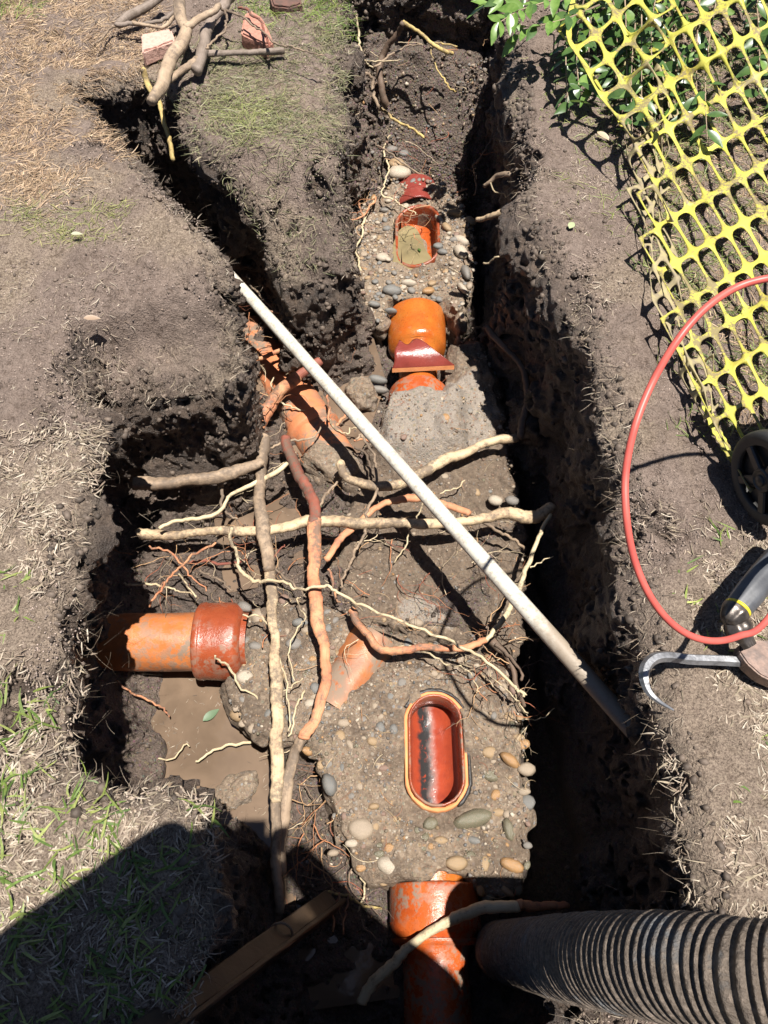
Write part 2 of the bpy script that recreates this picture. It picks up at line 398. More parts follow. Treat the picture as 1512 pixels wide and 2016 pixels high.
UC = .14 * sstep(-.38, -.52, X2) * sstep(.12, .25, Y2) * sstep(1.30, 1.15, Y2) + .03
UC = UC.astype(np.float32)
SL = (.06 * sstep(-.78, -.68, X2) * sstep(-.30, -.40, X2) * sstep(1.0, 1.12, Y2) * sstep(1.5, 1.42, Y2) + .05 * sstep(-.45, -.35, X2) * sstep(.05, -.05, X2) * sstep(1.6, 1.75, Y2) * sstep(2.1, 1.95, Y2)).astype(np.float32)
UC = UC * (1 - sstep(0, .1, SL))
S = np.empty((len(gx), len(gy), len(gz)), np.float32)
wob = (.032 * vnoise(X2, Y2, 0, .18, 11) + .016 * vnoise(X2, Y2, 0, .06, 97)).astype(np.float32)
for k, z in enumerate(gz):
    under = UC * sstep(G - .06, G - .26, z) * (1.0 - .8 * sstep(.10, -.12, z)) - .02 * sstep(.12, -.1, z) - SL * np.clip((G - .05 - z) / .6, 0, 1.1)
    d = D2 + wob - under
    S[:, :, k] = np.minimum(GH - z, -np.minimum(-d, z - FH) * np.float32(1.0))
# lumps and hollows in the cut faces
Z3 = gz[None, None, :].astype(np.float32)
band = np.argwhere((np.abs(D2) < .24))
bi, bj = band[:, 0], band[:, 1]
kk = np.arange(len(gz))
for s0 in range(0, len(band), 40000):
    i = bi[s0:s0 + 40000]; j = bj[s0:s0 + 40000]
    sub = S[i, j, :]
    m = np.abs(sub) < .125
    r, k = np.nonzero(m)
    x = gx[i[r]]; y = gy[j[r]]; z = gz[k]
    wx = x + .02 * vnoise(x, y, z, .04, 101); wz = z + .02 * vnoise(x, y, z, .04, 102); n = .050 * vnoise(wx, y, wz * .8, .17, 12) + .034 * vnoise(wx, y, wz, .080, 13) + .040 * (np.abs(vnoise(wx, y, wz, .050, 14)) - .3) + .026 * (np.abs(vnoise(wx, y, wz, .024, 15)) - .3) + .016 * vnoise(x, y, z, .014, 16)
    w_ = (.25 + .75 * sstep(GH[i[r], j[r]] + .0, GH[i[r], j[r]] - .04, z)) * sstep(-.15, -.05, z)
    v = sub[r, k] - n * w_ * sstep(.16, .05, D2[i[r], j[r]] - UC[i[r], j[r]]) * sstep(-.20, -.07, D2[i[r], j[r]])
    S[i[r], j[r], k] = v
V, Q = surface_nets(S, (x0, y0, z0), VX)
del S
# colours: r wet, g straw, b gravel
def bil(A, x, y):
    i = np.clip(((x - x0) / VX).astype(int), 0, A.shape[0] - 1); j = np.clip(((y - y0) / VX).astype(int), 0, A.shape[1] - 1); return A[i, j]
vx_, vy_, vz_ = V[:, 0], V[:, 1], V[:, 2]
dV = bil(D2, vx_, vy_); gV = bil(GH, vx_, vy_)
top = sstep(.03, .0, gV - vz_)
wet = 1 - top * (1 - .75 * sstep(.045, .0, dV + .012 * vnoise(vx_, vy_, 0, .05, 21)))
bankd = psdf(vx_, vy_, UL([(560,380),(690,290),(700,420),(560,430)], G)); wet = np.maximum(wet, .55 * sstep(.05, 0, bankd))
bankd = psdf(vx_, vy_, UL([(190,680),(460,560),(458,720),(330,750),(190,760)], G)); wet = np.maximum(wet, .30 * sstep(.05, 0, bankd))
straw = top * sstep(-.1, .6, vnoise(vx_, vy_, 0, .22, 22) + .35 * vnoise(vx_, vy_, 0, .05, 23))
lowleft = psdf(vx_, vy_, UL([(-200,850),(150,900),(120,1300),(100,1540),(400,1570),(400,2100),(-300,2100)], G)); straw = np.maximum(straw, top * .75 * sstep(.1, -.05, lowleft))
rightlow = psdf(vx_, vy_, UL([(1300,1180),(1600,1000),(1700,2100),(1360,1900),(1300,1400)], G)); straw = np.maximum(straw, top * .75 * sstep(.1, -.05, rightlow))
grav = sstep(.2, .0, vz_) * .4 + .55 * sstep(2.4, 2.55, vy_) * (1 - top) * (vz_ < .52)
mudf = sstep(.02, -.03, psdf(vx_, vy_, UL([(230,540),(700,640),(740,760),(620,960),(640,1180),(300,1200),(180,800)], 0)))
grav = np.clip(grav, 0, 1) * (1 - .8 * mudf * (vz_ < .4))
wet = np.clip(wet - .34 * sstep(.15, .05, vz_) * (1 - top) * (1 - .3 * mudf), 0, 1)
wet = np.clip(wet - .42 * sstep(2.4, 2.6, vy_) * (1 - top) * (vz_ < .5), 0, 1)
wet = np.clip(wet + .1 * vnoise(vx_, vy_, vz_, .09, 24), 0, 1)
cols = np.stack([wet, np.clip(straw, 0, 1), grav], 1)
keep = ((V[Q[:, 0], 2] > z0 + .02) & (V[Q[:, 0], 0] > x0 + .01) & (V[Q[:, 0], 0] < gx[-1] - .01) & (V[Q[:, 0], 1] > y0 + .01) & (V[Q[:, 0], 1] < gy[-1] - .01))
Q = Q[keep]
print('terrain', len(V), len(Q)); WALLV = V[(top < .5) & (vz_ > -.10)].copy(); RIMV = V[(dV < .05) & (dV > -.03) & (top > .3)].copy()
ter = None
lim = lambda y: .86 + .37 * (y + .35)
far_side = np.abs(V[Q[:, 0], 0]) > lim(V[Q[:, 0], 1]); Q = Q[~far_side]
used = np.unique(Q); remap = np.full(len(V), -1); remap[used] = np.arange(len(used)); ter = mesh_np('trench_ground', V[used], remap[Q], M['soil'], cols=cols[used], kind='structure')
st = 6; xs_ = gx[2::st]; ys_ = gy[2::st]; Xc, Yc = np.meshgrid(xs_, ys_, indexing='ij'); Zc = bil(GH, Xc, Yc); idc = np.arange(Xc.size).reshape(Xc.shape)
qc = np.stack([idc[:-1, :-1], idc[1:, :-1], idc[1:, 1:], idc[:-1, 1:]], -1); kc = (np.maximum(np.abs(Xc[:-1, :-1]), np.abs(Xc[1:, 1:])) > lim(Yc[:-1, :-1]) - .01) & (bil(D2, Xc[:-1, :-1], Yc[:-1, :-1]) > .1)
mesh_np('outer_ground', np.stack([Xc, Yc, Zc - .002], -1).reshape(-1, 3), qc[kc], M['soil'], cols=np.tile([.1, .5, .0], (Xc.size, 1)), kind='structure')

# far lawn reaching the horizon, with a hole where the dug ground sits
def ring_ground():
    xs = [-300, -60, -15, -5, x0 + .02, x1 - .03, 5, 15, 60, 300]; ys = [-300, -60, -15, -5, y0 + .02, y1 - .03, 5, 15, 60, 300]
    v = []; f = []
    for i in range(9):
        for j in range(9):
            if i == 4 and j == 4: continue
            b = len(v); v += [(xs[i], ys[j], G - .008), (xs[i + 1], ys[j], G - .008), (xs[i + 1], ys[j + 1], G - .008), (xs[i], ys[j + 1], G - .008)]; f.append((b, b + 1, b + 2, b + 3))
    return v, f
v, f = ring_ground()
ml = mat_plain('far_lawn', (.09, .085, .04), (.19, .15, .10), 3, .9, .02)
mesh_np('lawn', v, f, ml, smooth=False, kind='structure')

# ------------------------------------------------------------------ concrete bedding slabs
def capsule2(X, Y, cx, cy, r, hl):
    dy = np.maximum(np.abs(Y - cy) - hl, 0); return np.sqrt((X - cx) ** 2 + dy ** 2) - r
def slab(name, label, poly_px, ztop, vx, extra=None, colf=None, amp=1.0, zb=-.20, jag=.022):
    P = UL(poly_px, ztop); mn = P.min(0) - .05; mx = P.max(0) + .05
    gx = np.arange(mn[0], mx[0], vx); gy = np.arange(mn[1], mx[1], vx); gz = np.arange(zb, ztop + .13, vx)
    X, Y = np.meshgrid(gx, gy, indexing='ij'); D = psdf(X, Y, P)
    hh = ztop + amp * (.016 * vnoise(X, Y, 0, .16, 31) + .013 * vnoise(X, Y, 0, .06, 32) + .012 * (np.abs(vnoise(X, Y, 0, .034, 33)) - .3) + .005 * vnoise(X, Y, 0, .014, 36))
    if extra is not None: hh = extra[0](X, Y, hh)
    S = np.empty((len(gx), len(gy), len(gz)), np.float32)
    for k, z in enumerate(gz):
        d = D + jag * vnoise(X, Y, z, .07, 34) + .6 * jag * vnoise(X, Y, z, .025, 35) + .02 * sstep(ztop - .03, ztop + .01, z)
        S[:, :, k] = np.minimum(-d, hh - z)
        if extra is not None and extra[1] is not None: S[:, :, k] = np.minimum(S[:, :, k], extra[1](X, Y, z))
    V, Q = surface_nets(S, (gx[0], gy[0], gz[0]), vx)
    c = colf(V) if colf else np.tile([.3, .1, .3], (len(V), 1))
    Vc = np.array([P[:, 0].mean(), P[:, 1].mean(), ztop])
    o = mesh_np(name, V - Vc, Q, M['concrete'], cols=c); o.location = Vc
    tag(o, label, 'concrete')
    bpy.context.view_layer.update()
    def hf(x, y):
        i = np.clip(((x - gx[0]) / vx).astype(int), 0, len(gx) - 1); j = np.clip(((y - gy[0]) / vx).astype(int), 0, len(gy) - 1); return hh[i, j]
    return o, hf, P

AX = .122                                  # the main drain runs along this x
A_PX = [(470,1200),(560,1165),(680,1195),(740,1225),(830,1250),(920,1255),(990,1290),(1025,1390),(1043,1440),(1045,1540),(1040,1640),(1043,1700),
 (1035,1745),(1000,1768),(955,1765),(930,1735),(790,1735),(765,1742),(735,1735),(690,1680),(655,1640),(640,1560),(620,1500),(570,1460),(500,1445),(450,1390),(430,1330),(455,1310),(480,1270)]
OPA = (AX + .010, .440)
def a_h(X, Y, h):
    h = h - .055 * sstep(-.18, -.42, X) * sstep(.2, .6, Y)            # falls away by the side pipe
    h = h + .035 * sstep(.20, .235, X - .12) * sstep(.75, .9, Y) * 0
    r = sstep(.80, .95, Y + .25 * (X - .1)); h = h - .035 * sstep(.62, .72, Y) * sstep(-.25, 0, X)
    h = h - .02 * sstep(.085, .13, np.abs(X - AX)) * sstep(.22, .12, Y)
    return h
def a_cut(X, Y, z):
    hole = capsule2(X, Y, OPA[0], OPA[1], .072, .068)
    pipe = np.sqrt((X - AX) ** 2 + (z + .02) ** 2) - .071
    pipe = np.where(Y < .20, pipe, 1)
    return np.minimum(np.where(z > -.18, hole, 1), pipe)
def a_col(V):
    x, y, z = V.T
    mud = .38 + .3 * sstep(.62, .9, y) + .25 * vnoise(x, y, 0, .1, 41); wetb = .3 + .6 * sstep(.35, .2, y) + .2 * sstep(.15, .25, x)
    clean = .18 * sstep(0, 1, vnoise(x, y, 0, .12, 42)) + .15
    mud = np.where(z < .0, .6, mud); return np.clip(np.stack([mud, clean, wetb], 1), 0, 1)
slabA, hA, PA = slab('concrete_bed', 'pebbly concrete bed around the open oval inspection hole nearest the big socket', A_PX, .06, .006, (a_h, a_cut), a_col)
B_PX = [(738,850),(752,800),(800,765),(868,735),(878,700),(900,680),(945,668),(970,690),(985,760),(1012,850),(1008,900),(1025,1000),(1040,1070),(1030,1200),(1020,1290),(930,1270),
 (840,1250),(700,1200),(650,1130),(670,1050),(700,960),(630,935),(600,905),(660,890),(720,905)]
clean1 = UL([(745,860),(760,800),(860,770),(930,745),(985,830),(960,880),(860,925),(790,930),(750,900)], .03)
clean2 = UL([(785,1215),(790,1170),(830,1165),(910,1210),(890,1230)], .03)
def b_h(X, Y, h):
    d = psdf(X, Y, clean1); h = h + .028 * sstep(.04, -.06, d)
    d2 = psdf(X, Y, UL([(880,690),(950,665),(985,770),(900,760)], .03)); h = h + .03 * sstep(.02, -.03, d2)
    h = h + .085 * sstep(.17, .10, np.abs(X - AX)) * sstep(1.30, 1.42, Y) * sstep(1.66, 1.56, Y + .03 * vnoise(X, Y, 0, .05, 91)); return h - .018 * sstep(1.35, 1.15, Y)
def b_cut(X, Y, z):
    pipe = np.sqrt((X - AX) ** 2 + (z + .02) ** 2) - .1
    return np.where(Y > 1.60, pipe, 1)
def b_col(V):
    x, y, z = V.T
    d = np.minimum(psdf(x, y, clean1), psdf(x, y, clean2)); cl = sstep(.03, -.02, d)
    mud = .8 - .75 * cl + .2 * vnoise(x, y, 0, .12, 43); mud = np.where(z < -.02, .9, mud)
    mud = np.where(y > 1.52, mud - .2, mud)
    return np.clip(np.stack([mud, cl * .75, .6 * (1 - cl)], 1), 0, 1)
slabB, hB, PB = slab('concrete_bed', 'long muddy concrete bed crossed by roots, with a pale clean patch beside the white pole', B_PX, .03, .0065, (b_h, b_cut), b_col, 1.3)
C_PX = [(712,400),(775,372),(870,378),(932,440),(936,500),(935,560),(912,612),(905,640),(870,600),(770,596),(755,640),(715,620),(695,560),(690,480)]
OPC = (.130, 2.395)
def c_h(X, Y, h):
    h = h + .04 * sstep(2.55, 2.68, Y) + .02 * sstep(.16, .28, X)
    return h
def c_cut(X, Y, z):
    hole = capsule2(X, Y, OPC[0] - .008, OPC[1] - .01, .086, .08)
    hole2 = psdf(X, Y, UL([(786,450),(800,430),(860,440),(855,525),(772,522)], .05))
    pipe = np.where(Y < 2.06, np.sqrt((X - AX) ** 2 + (z + .02) ** 2) - .1, 1)
    return np.minimum(np.where(z > -.02, np.minimum(hole, hole2), 1), pipe)
slabC, hC, PC = slab('gravel_bed', 'pebbly bed around the water filled inspection hole at the far end', C_PX, .055, .006, (c_h, c_cut), lambda V: np.tile([.25, .1, .45], (len(V), 1)), 1.2)
slabC['category'] = 'gravel'

# ------------------------------------------------------------------ lathe / tube helpers
def frame_axis(d):
    d = Vector(d).normalized(); up = Vector((0, 0, 1)) if abs(d.z) < .9 else Vector((0, 1, 0))
    a = d.cross(up).normalized(); return d, a, a.cross(d).normalized()
def lathe(name, org, axis, prof, mat, seg=72, wobble=.0012, parent=None, seed=0):
    d, a, b = frame_axis(axis); org = Vector(org); V = []; F = []
    pr = []
    for i in range(len(prof) - 1):
        (s0, r0), (s1, r1) = prof[i], prof[i + 1]; n = max(1, int(math.hypot(s1 - s0, r1 - r0) / .012))
        for k in range(n): t = k / n; pr.append((s0 + (s1 - s0) * t, r0 + (r1 - r0) * t))
    pr.append(prof[-1])
    for s, r in pr:
        for k in range(seg):
            t = 2 * math.pi * k / seg
            rr = r + wobble * math.sin(3 * t + seed + s * 9) + wobble * .6 * math.sin(7 * t + s * 31 + seed)
            V.append(tuple(org + d * s + (a * math.cos(t) + b * math.sin(t)) * rr))
    for i in range(len(pr) - 1):
        for k in range(seg):
            k2 = (k + 1) % seg; F.append((i * seg + k, i * seg + k2, (i + 1) * seg + k2, (i + 1) * seg + k))
    return mesh_np(name, V, np.array(F), mat, parent)
def soften(prof, r=.004):
    out = [prof[0]]
    for i in range(1, len(prof) - 1):
        p, q, n = map(lambda t: Vector(t).to_2d() if len(t) > 2 else Vector(t), (prof[i - 1], prof[i], prof[i + 1]))
        a = (p - q); b = (n - q); ra = min(r, a.length * .45); rb = min(r, b.length * .45)
        A_ = q + a.normalized() * ra; B_ = q + b.normalized() * rb; m = (A_ + B_ + q * 2) / 4
        out += [tuple(A_), tuple(m), tuple(B_)]
    out.append(prof[-1]); return out
def catmull(P, n):
    P = [Vector(p) for p in P]
    if len(P) < 3: return [P[0].lerp(P[-1], k / n) for k in range(n + 1)]
    out = []
    m = len(P) - 1
    for q in range(n + 1):
        u = q / n * m; i = min(int(u), m - 1); t = u - i
        p0 = P[max(i - 1, 0)]; p1 = P[i]; p2 = P[i + 1]; p3 = P[min(i + 2, m)]
        out.append(0.5 * ((2 * p1) + (-p0 + p2) * t + (2 * p0 - 5 * p1 + 4 * p2 - p3) * t * t + (-p0 + 3 * p1 - 3 * p2 + p3) * t ** 3))
    return out
def tube_arr(pts, rad, seg=8, rough=0.0, rng=random, flat=1.0, cap=True):
    """pts list of Vector, rad list; returns V, F, UV-like list"""
    V = []; F = []; UVs = []
    n = len(pts); ln = 0; prev = None
    t0 = (pts[1] - pts[0]).normalized(); a = t0.cross(Vector((0, 0, 1)));
    a = a.normalized() if a.length > .1 else Vector((1, 0, 0))
    ph = rng.random() * 9
    for i in range(n):
        t = (pts[min(i + 1, n - 1)] - pts[max(i - 1, 0)]).normalized()
        a = (a - t * a.dot(t)).normalized(); b = t.cross(a)
        if i: ln += (pts[i] - pts[i - 1]).length
        for k in range(seg):
            th = 2 * math.pi * k / seg
            r = rad[i] * (1 + rough * (.6 * math.sin(2 * th + ph + i * .21) + .5 * math.sin(3 * th - ph * 2 + i * .13) + .25 * (rng.random() - .5)))
            V.append(pts[i] + a * (math.cos(th) * r) + b * (math.sin(th) * r * flat)); UVs.append((ln, k / seg * .5))
    for i in range(n - 1):
        for k in range(seg):
            k2 = (k + 1) % seg; F.append((i * seg + k, i * seg + k2, (i + 1) * seg + k2, (i + 1) * seg + k))
    if cap:
        for e, s in ((0, -1), (n - 1, 1)):
            c = len(V); V.append(pts[e] + (pts[e] - pts[e - 1 if e else 1]).normalized() * rad[e] * .15); UVs.append((ln if e else 0, .25))
            for k in range(seg):
                k2 = (k + 1) % seg; f = (e * seg + k, e * seg + k2, c); F.append(f if e else f[::-1])
    return V, F, UVs
def tube(name, pts, rad, mat, seg=8, rough=0.0, rng=random, flat=1.0, parent=None, smooth=True):
    V, F, UVs = tube_arr(pts, rad, seg, rough, rng, flat)
    me = bpy.data.meshes.new(name); me.from_pydata([tuple(v) for v in V], [], F)
    uv = me.uv_layers.new(name='UVMap'); li = np.empty(len(me.loops), np.int32); me.loops.foreach_get('vertex_index', li)
    uv.data.foreach_set('uv', np.array(UVs, np.float32)[li].ravel())
    if smooth: me.polygons.foreach_set('use_smooth', np.ones(len(me.polygons), bool))
    me.materials.append(mat); o = bpy.data.objects.new(name, me); COL.objects.link(o)
    if parent: o.parent = parent
    return o

# ------------------------------------------------------------------ clay drain pipes
CK = M['clay']
# nearest joint of the main drain
r = empty('clay_pipe', (AX, 0, -.02), 'glossy orange clay drain pipe with the largest socket, under the pale root', 'pipe')
child(lathe('barrel', (AX, -.52, -.02), (0, 1, 0), soften([(.0, .062), (.0, .075), (.50, .077), (.525, .084), (.56, .104), (.575, .107)]), CK), r)
child(lathe('socket', (AX, .035, -.02), (0, 1, 0), soften([(0.001, .1065), (.008, .109), (.094, .1075), (.102, .105), (.102, .088), (.03, .086)]), CK, seed=2), r)
child(lathe('rim', (AX, .02, -.02), (0, 1, 0), soften([(-.012, .097), (-.006, .1035), (.002, .105)]), CK), r)
r = empty('pipe_spigot', (AX, .15, -.02), 'short speckled ochre pipe end between the largest socket and the concrete', 'pipe')
child(lathe('barrel', (AX, .08, -.02), (0, 1, 0), [(0, .070), (.02, .0745), (.17, .0745)], M['clay_speck']), r)
# far joint with the broken socket
r = empty('clay_pipe', (AX, 1.9, -.02), 'speckled orange clay pipe with a wide socket just above the broken sherd', 'pipe')
child(lathe('barrel', (AX, 1.60, -.02), (0, 1, 0), soften([(0, .06), (0, .068), (.20, .069), (.245, .074), (.262, .088)]), M['clay_speck'], seed=3), r)
child(lathe('socket', (AX, 1.862, -.02), (0, 1, 0), soften([(0, .088), (.012, .101), (.03, .106), (.17, .108), (.178, .104), (.178, .088), (.06, .086)], .008), M['clay_speck'], seed=4), r)
r = empty('clay_pipe', (AX, 1.6, -.02), 'orange pipe collar half buried in concrete just below the broken sherd', 'pipe')
child(lathe('socket', (AX - .002, 1.44, -.02), (0, 1, 0), soften([(0, .098), (.20, .105), (.232, .103), (.240, .097), (.240, .080), (.1, .078)], .008), M['clay'], seed=5), r)
# side branch
sy = U(400, 1262, 0).y
sx0 = U(478, 1262, .02).x; sx1 = U(387, 1262, .02).x
r = empty('side_pipe', (sx1 - .2, sy, 0), 'orange clay side pipe leaving the left cut bank, red brown collar at its end', 'pipe')
child(lathe('barrel', (sx1 - .45, sy, -.005), (1, 0, 0), [(0, .080), (.46, .083)], M['clay_side']), r)
child(lathe('socket', (sx1, sy, -.005), (1, 0, 0), soften([(.006, .083), (0, .100), (.004, .109), (.02, .111), (.022, .108), (.095, .110), (.118, .106), (.130, .095), (.134, .08)], .005), M['clay_red'], seed=6), r)
child(lathe('spigot', (sx1 + .125, sy + .002, 0.005), (1, 0, 0), [(0, .078), (.022, .078)], M['clay_red']), r)
# buried diagonal pipe
p0 = U(492, 655, -.088); p1 = U(662, 915, -.022); dv = (p1 - p0); Ld = dv.length
r = empty('buried_pipe', p0.lerp(p1, .5), 'weathered terracotta pipe lying slantwise in brown mud, crossed by thin roots', 'pipe')
child(lathe('barrel', p0, dv, [(0, .074), (Ld * .76, .086), (Ld * .765, .080), (Ld, .078)], M['clay_dull'], seed=7, wobble=.002), r)
child(lathe('socket', p0 + dv.normalized() * Ld * .74, dv, soften([(0, .082), (.004, .095), (.035, .095), (.045, .080)], .004), M['clay_dull'], seed=8), r)
# junction arm in the near slab
p0 = U(738, 1258, -.005); p1 = U(655, 1400, -.012); dv = p1 - p0
o = lathe('junction_pipe', (0, 0, 0), dv, [(0, .076), (dv.length, .078)], mat_clay('ochre_worn_clay', (.34, .125, .042), (.27, .08, .028), .8, .4, .25), seed=9); o.location = p0
tag(o, 'worn ochre pipe crown showing through the pebbly concrete beside the peeled root', 'pipe')
# last visible pipe
o = lathe('red_pipe', (0, 0, 0), (-.10, 1, .1), soften([(0, .097), (0, .103), (.13, .104), (.13, .09)]), M['clay_maroon'], seed=10); o.location = (AX + .012, 2.60, -.005)
tag(o, 'dark red pipe crown beside the pale stone at the far end', 'pipe')

def stadium(cx, cy, r, hl, n=14):
    P = []
    for k in range(n + 1): t = math.pi * k / n; P.append((cx + r * math.cos(t), cy + hl + r * math.sin(t)))
    for k in range(n + 1): t = math.pi + math.pi * k / n; P.append((cx + r * math.cos(t), cy - hl + r * math.sin(t)))
    return P
def ring_wall(name, cx, cy, prof, hl, mat, tilt=None, rough=.0, seed=1):
    """prof list of (radius, z) swept round a stadium"""
    V = []; F = []; n = None; rr = random.Random(seed)
    for r_, z in prof:
        S_ = stadium(cx, cy, r_, hl); n = len(S_)
        for (x, y) in S_:
            zz = z + (tilt(x, y) if tilt else 0) + rough * (rr.random() - .5); V.append((x + rough * (rr.random() - .5), y + rough * (rr.random() - .5), zz))
    for i in range(len(prof) - 1):
        for k in range(n):
            k2 = (k + 1) % n; F.append((i * n + k, (i + 1) * n + k, (i + 1) * n + k2, i * n + k2))
    return mesh_np(name, V, np.array(F), mat)
def channel(name, cx, cy, r, hl, zc, mat, tilt=None):
    """straight half-round trough, the bottom of the pipe seen through the hole"""
    V = []; F = []; na, nb = 24, 16; E = hl + r + .10 if tilt else hl + r
    for j in range(nb + 1):
        y = (-1 + 2 * j / nb) * E
        for i in range(na + 1):
            t = math.pi + math.pi * i / na
            V.append((cx + r * math.cos(t), cy + y, zc + r * math.sin(t) + (.0 if tilt else .25 * max(0, abs(y) - hl * .6))))
    for j in range(nb):
        for i in range(na):
            a = j * (na + 1) + i; F.append((a, a + 1, a + na + 2, a + na + 1))
    return mesh_np(name, V, np.array(F), mat)
def mat_channel():
    m, b, L = newmat('stained_red_glaze', .16, .5)
    n1 = noise(m, 18, 5, .6); n2 = noise(m, 60, 5, .7, dist=.5)
    c = mix(m, ramp(m, n1.outputs[0], [(.3, (0,) * 3), (.7, (1,) * 3)]), (.30, .05, .020), (.19, .03, .016))
    sx = N(m, 'ShaderNodeSeparateXYZ'); L.new(geo(m), sx.inputs[0])
    xx = mth(m, 'ADD', sx.outputs[0], mth(m, 'MULTIPLY', mth(m, 'SUBTRACT', n1.outputs[0], .5), .05))
    s1 = ramp(m, mth(m, 'ABSOLUTE', mth(m, 'SUBTRACT', xx, OPA[0] - .022)), [(.012, (1,) * 3), (.021, (0,) * 3)])
    s2 = ramp(m, mth(m, 'ADD', n2.outputs[0], 0), [(.32, (0,) * 3), (.42, (1,) * 3)])
    c = mix(m, mth(m, 'MULTIPLY', s1, s2), c, (.025, .024, .024))
    s3 = ramp(m, mth(m, 'ABSOLUTE', mth(m, 'SUBTRACT', xx, OPA[0] - .004)), [(.004, (1,) * 3), (.014, (0,) * 3)])
    c = mix(m, mth(m, 'MULTIPLY', s3, .45), c, (.24, .17, .15))
    L.new(c, b.inputs['Base Color']); bump(m, b, n2.outputs[0], .002, .5); return m
r = empty('inspection_opening', (OPA[0], OPA[1], .06), 'open oval inspection eye with an orange rim and dark stain running down its red channel', 'drain opening')
cx, cy = OPA
child(ring_wall('rim', cx, cy, [(.068, .028), (.0705, .074), (.0695, .079), (.0655, .0795), (.0635, .077), (.0625, .03), (.0625, .015)], .070, M['clay_red'], rough=.0012), r)
child(ring_wall('collar', cx, cy, [(.081, .045), (.0805, .066), (.078, .071), (.0715, .070), (.0712, .05)], .070, M['clay_break'], rough=.003), r)
child(channel('channel', cx, cy, (.0645), .072, .028, mat_channel(), True), r)
mt = mat_plain('black_bitumen', (.012, .011, .010), (.035, .03, .027), 70, .5, .003)
S_ = stadium(cx + .001, cy, .083, .071); pts = [Vector((x, y, .062 + .005 * math.sin(i * 1.7))) for i, (x, y) in enumerate(S_[0:14])]
child(tube('bitumen_seal', catmull([Vector(p) for p in [(x, y, .066) for x, y in (stadium(cx, cy, .083, .071)[-5:] + stadium(cx, cy, .083, .071)[:13])]], 40), [.004 + .002 * math.sin(k * .9) ** 2 for k in range(41)], mt, 8, .3), r)
# water filled opening
r = empty('inspection_opening', (OPC[0], OPC[1], .05), 'oval inspection eye brimming with muddy water, its dark red rim showing on one side', 'drain opening')
cx, cy = OPC; tl = lambda x, y: .22 * (x - cx) + .05 * (y - cy)
child(ring_wall('rim', cx, cy, [(.088, .02), (.087, .068), (.084, .073), (.077, .073), (.074, .066), (.073, .02), (.074, -.03)], .082, M['clay_red'], tl, .0012), r)
child(channel('channel', cx + .012, cy + .02, .074, .084, .045, M['clay'], None), r)
wp = [(776,475),(784,455),(800,444),(818,448),(830,468),(838,490),(850,508),(853,520),(838,528),(812,530),(788,528),(768,524),(766,505)]
Pw = smooth_poly(UL(wp, .052), 4)
o = mesh_np('muddy_water', [(0, 0, 0)], [], M['water2'])
def flat_poly(name, P, z, mat, kind=None):
    bm = bmesh.new(); vs = [bm.verts.new((p[0], p[1], z)) for p in P]; bm.faces.new(vs); bmesh.ops.triangulate(bm, faces=bm.faces[:])
    bm.normal_update()
    for f in bm.faces:
        if f.normal.z < 0: f.normal_flip()
    me = bpy.data.meshes.new(name); bm.to_mesh(me); bm.free(); me.materials.append(mat); o = bpy.data.objects.new(name, me); COL.objects.link(o)
    if kind: o['kind'] = kind
    return o
bpy.data.objects.remove(o)
flat_poly('muddy_water', Pw, .0505, M['water2'], 'structure')
flat_poly('puddle_water', UL([(120,1150),(470,1180),(700,1500),(700,2000),(250,2000),(100,1600)], -.1), -.122, M['water'], 'structure')
flat_poly('puddle_water', UL([(430,560),(720,600),(760,740),(720,860),(640,1000),(600,1130),(440,1160),(400,900)], 0), -.030, M['water'], 'structure')
flat_poly('puddle_water', UL([(540,1690),(800,1700),(820,1960),(540,2000)], -.05), -.064, M['water'], 'structure')

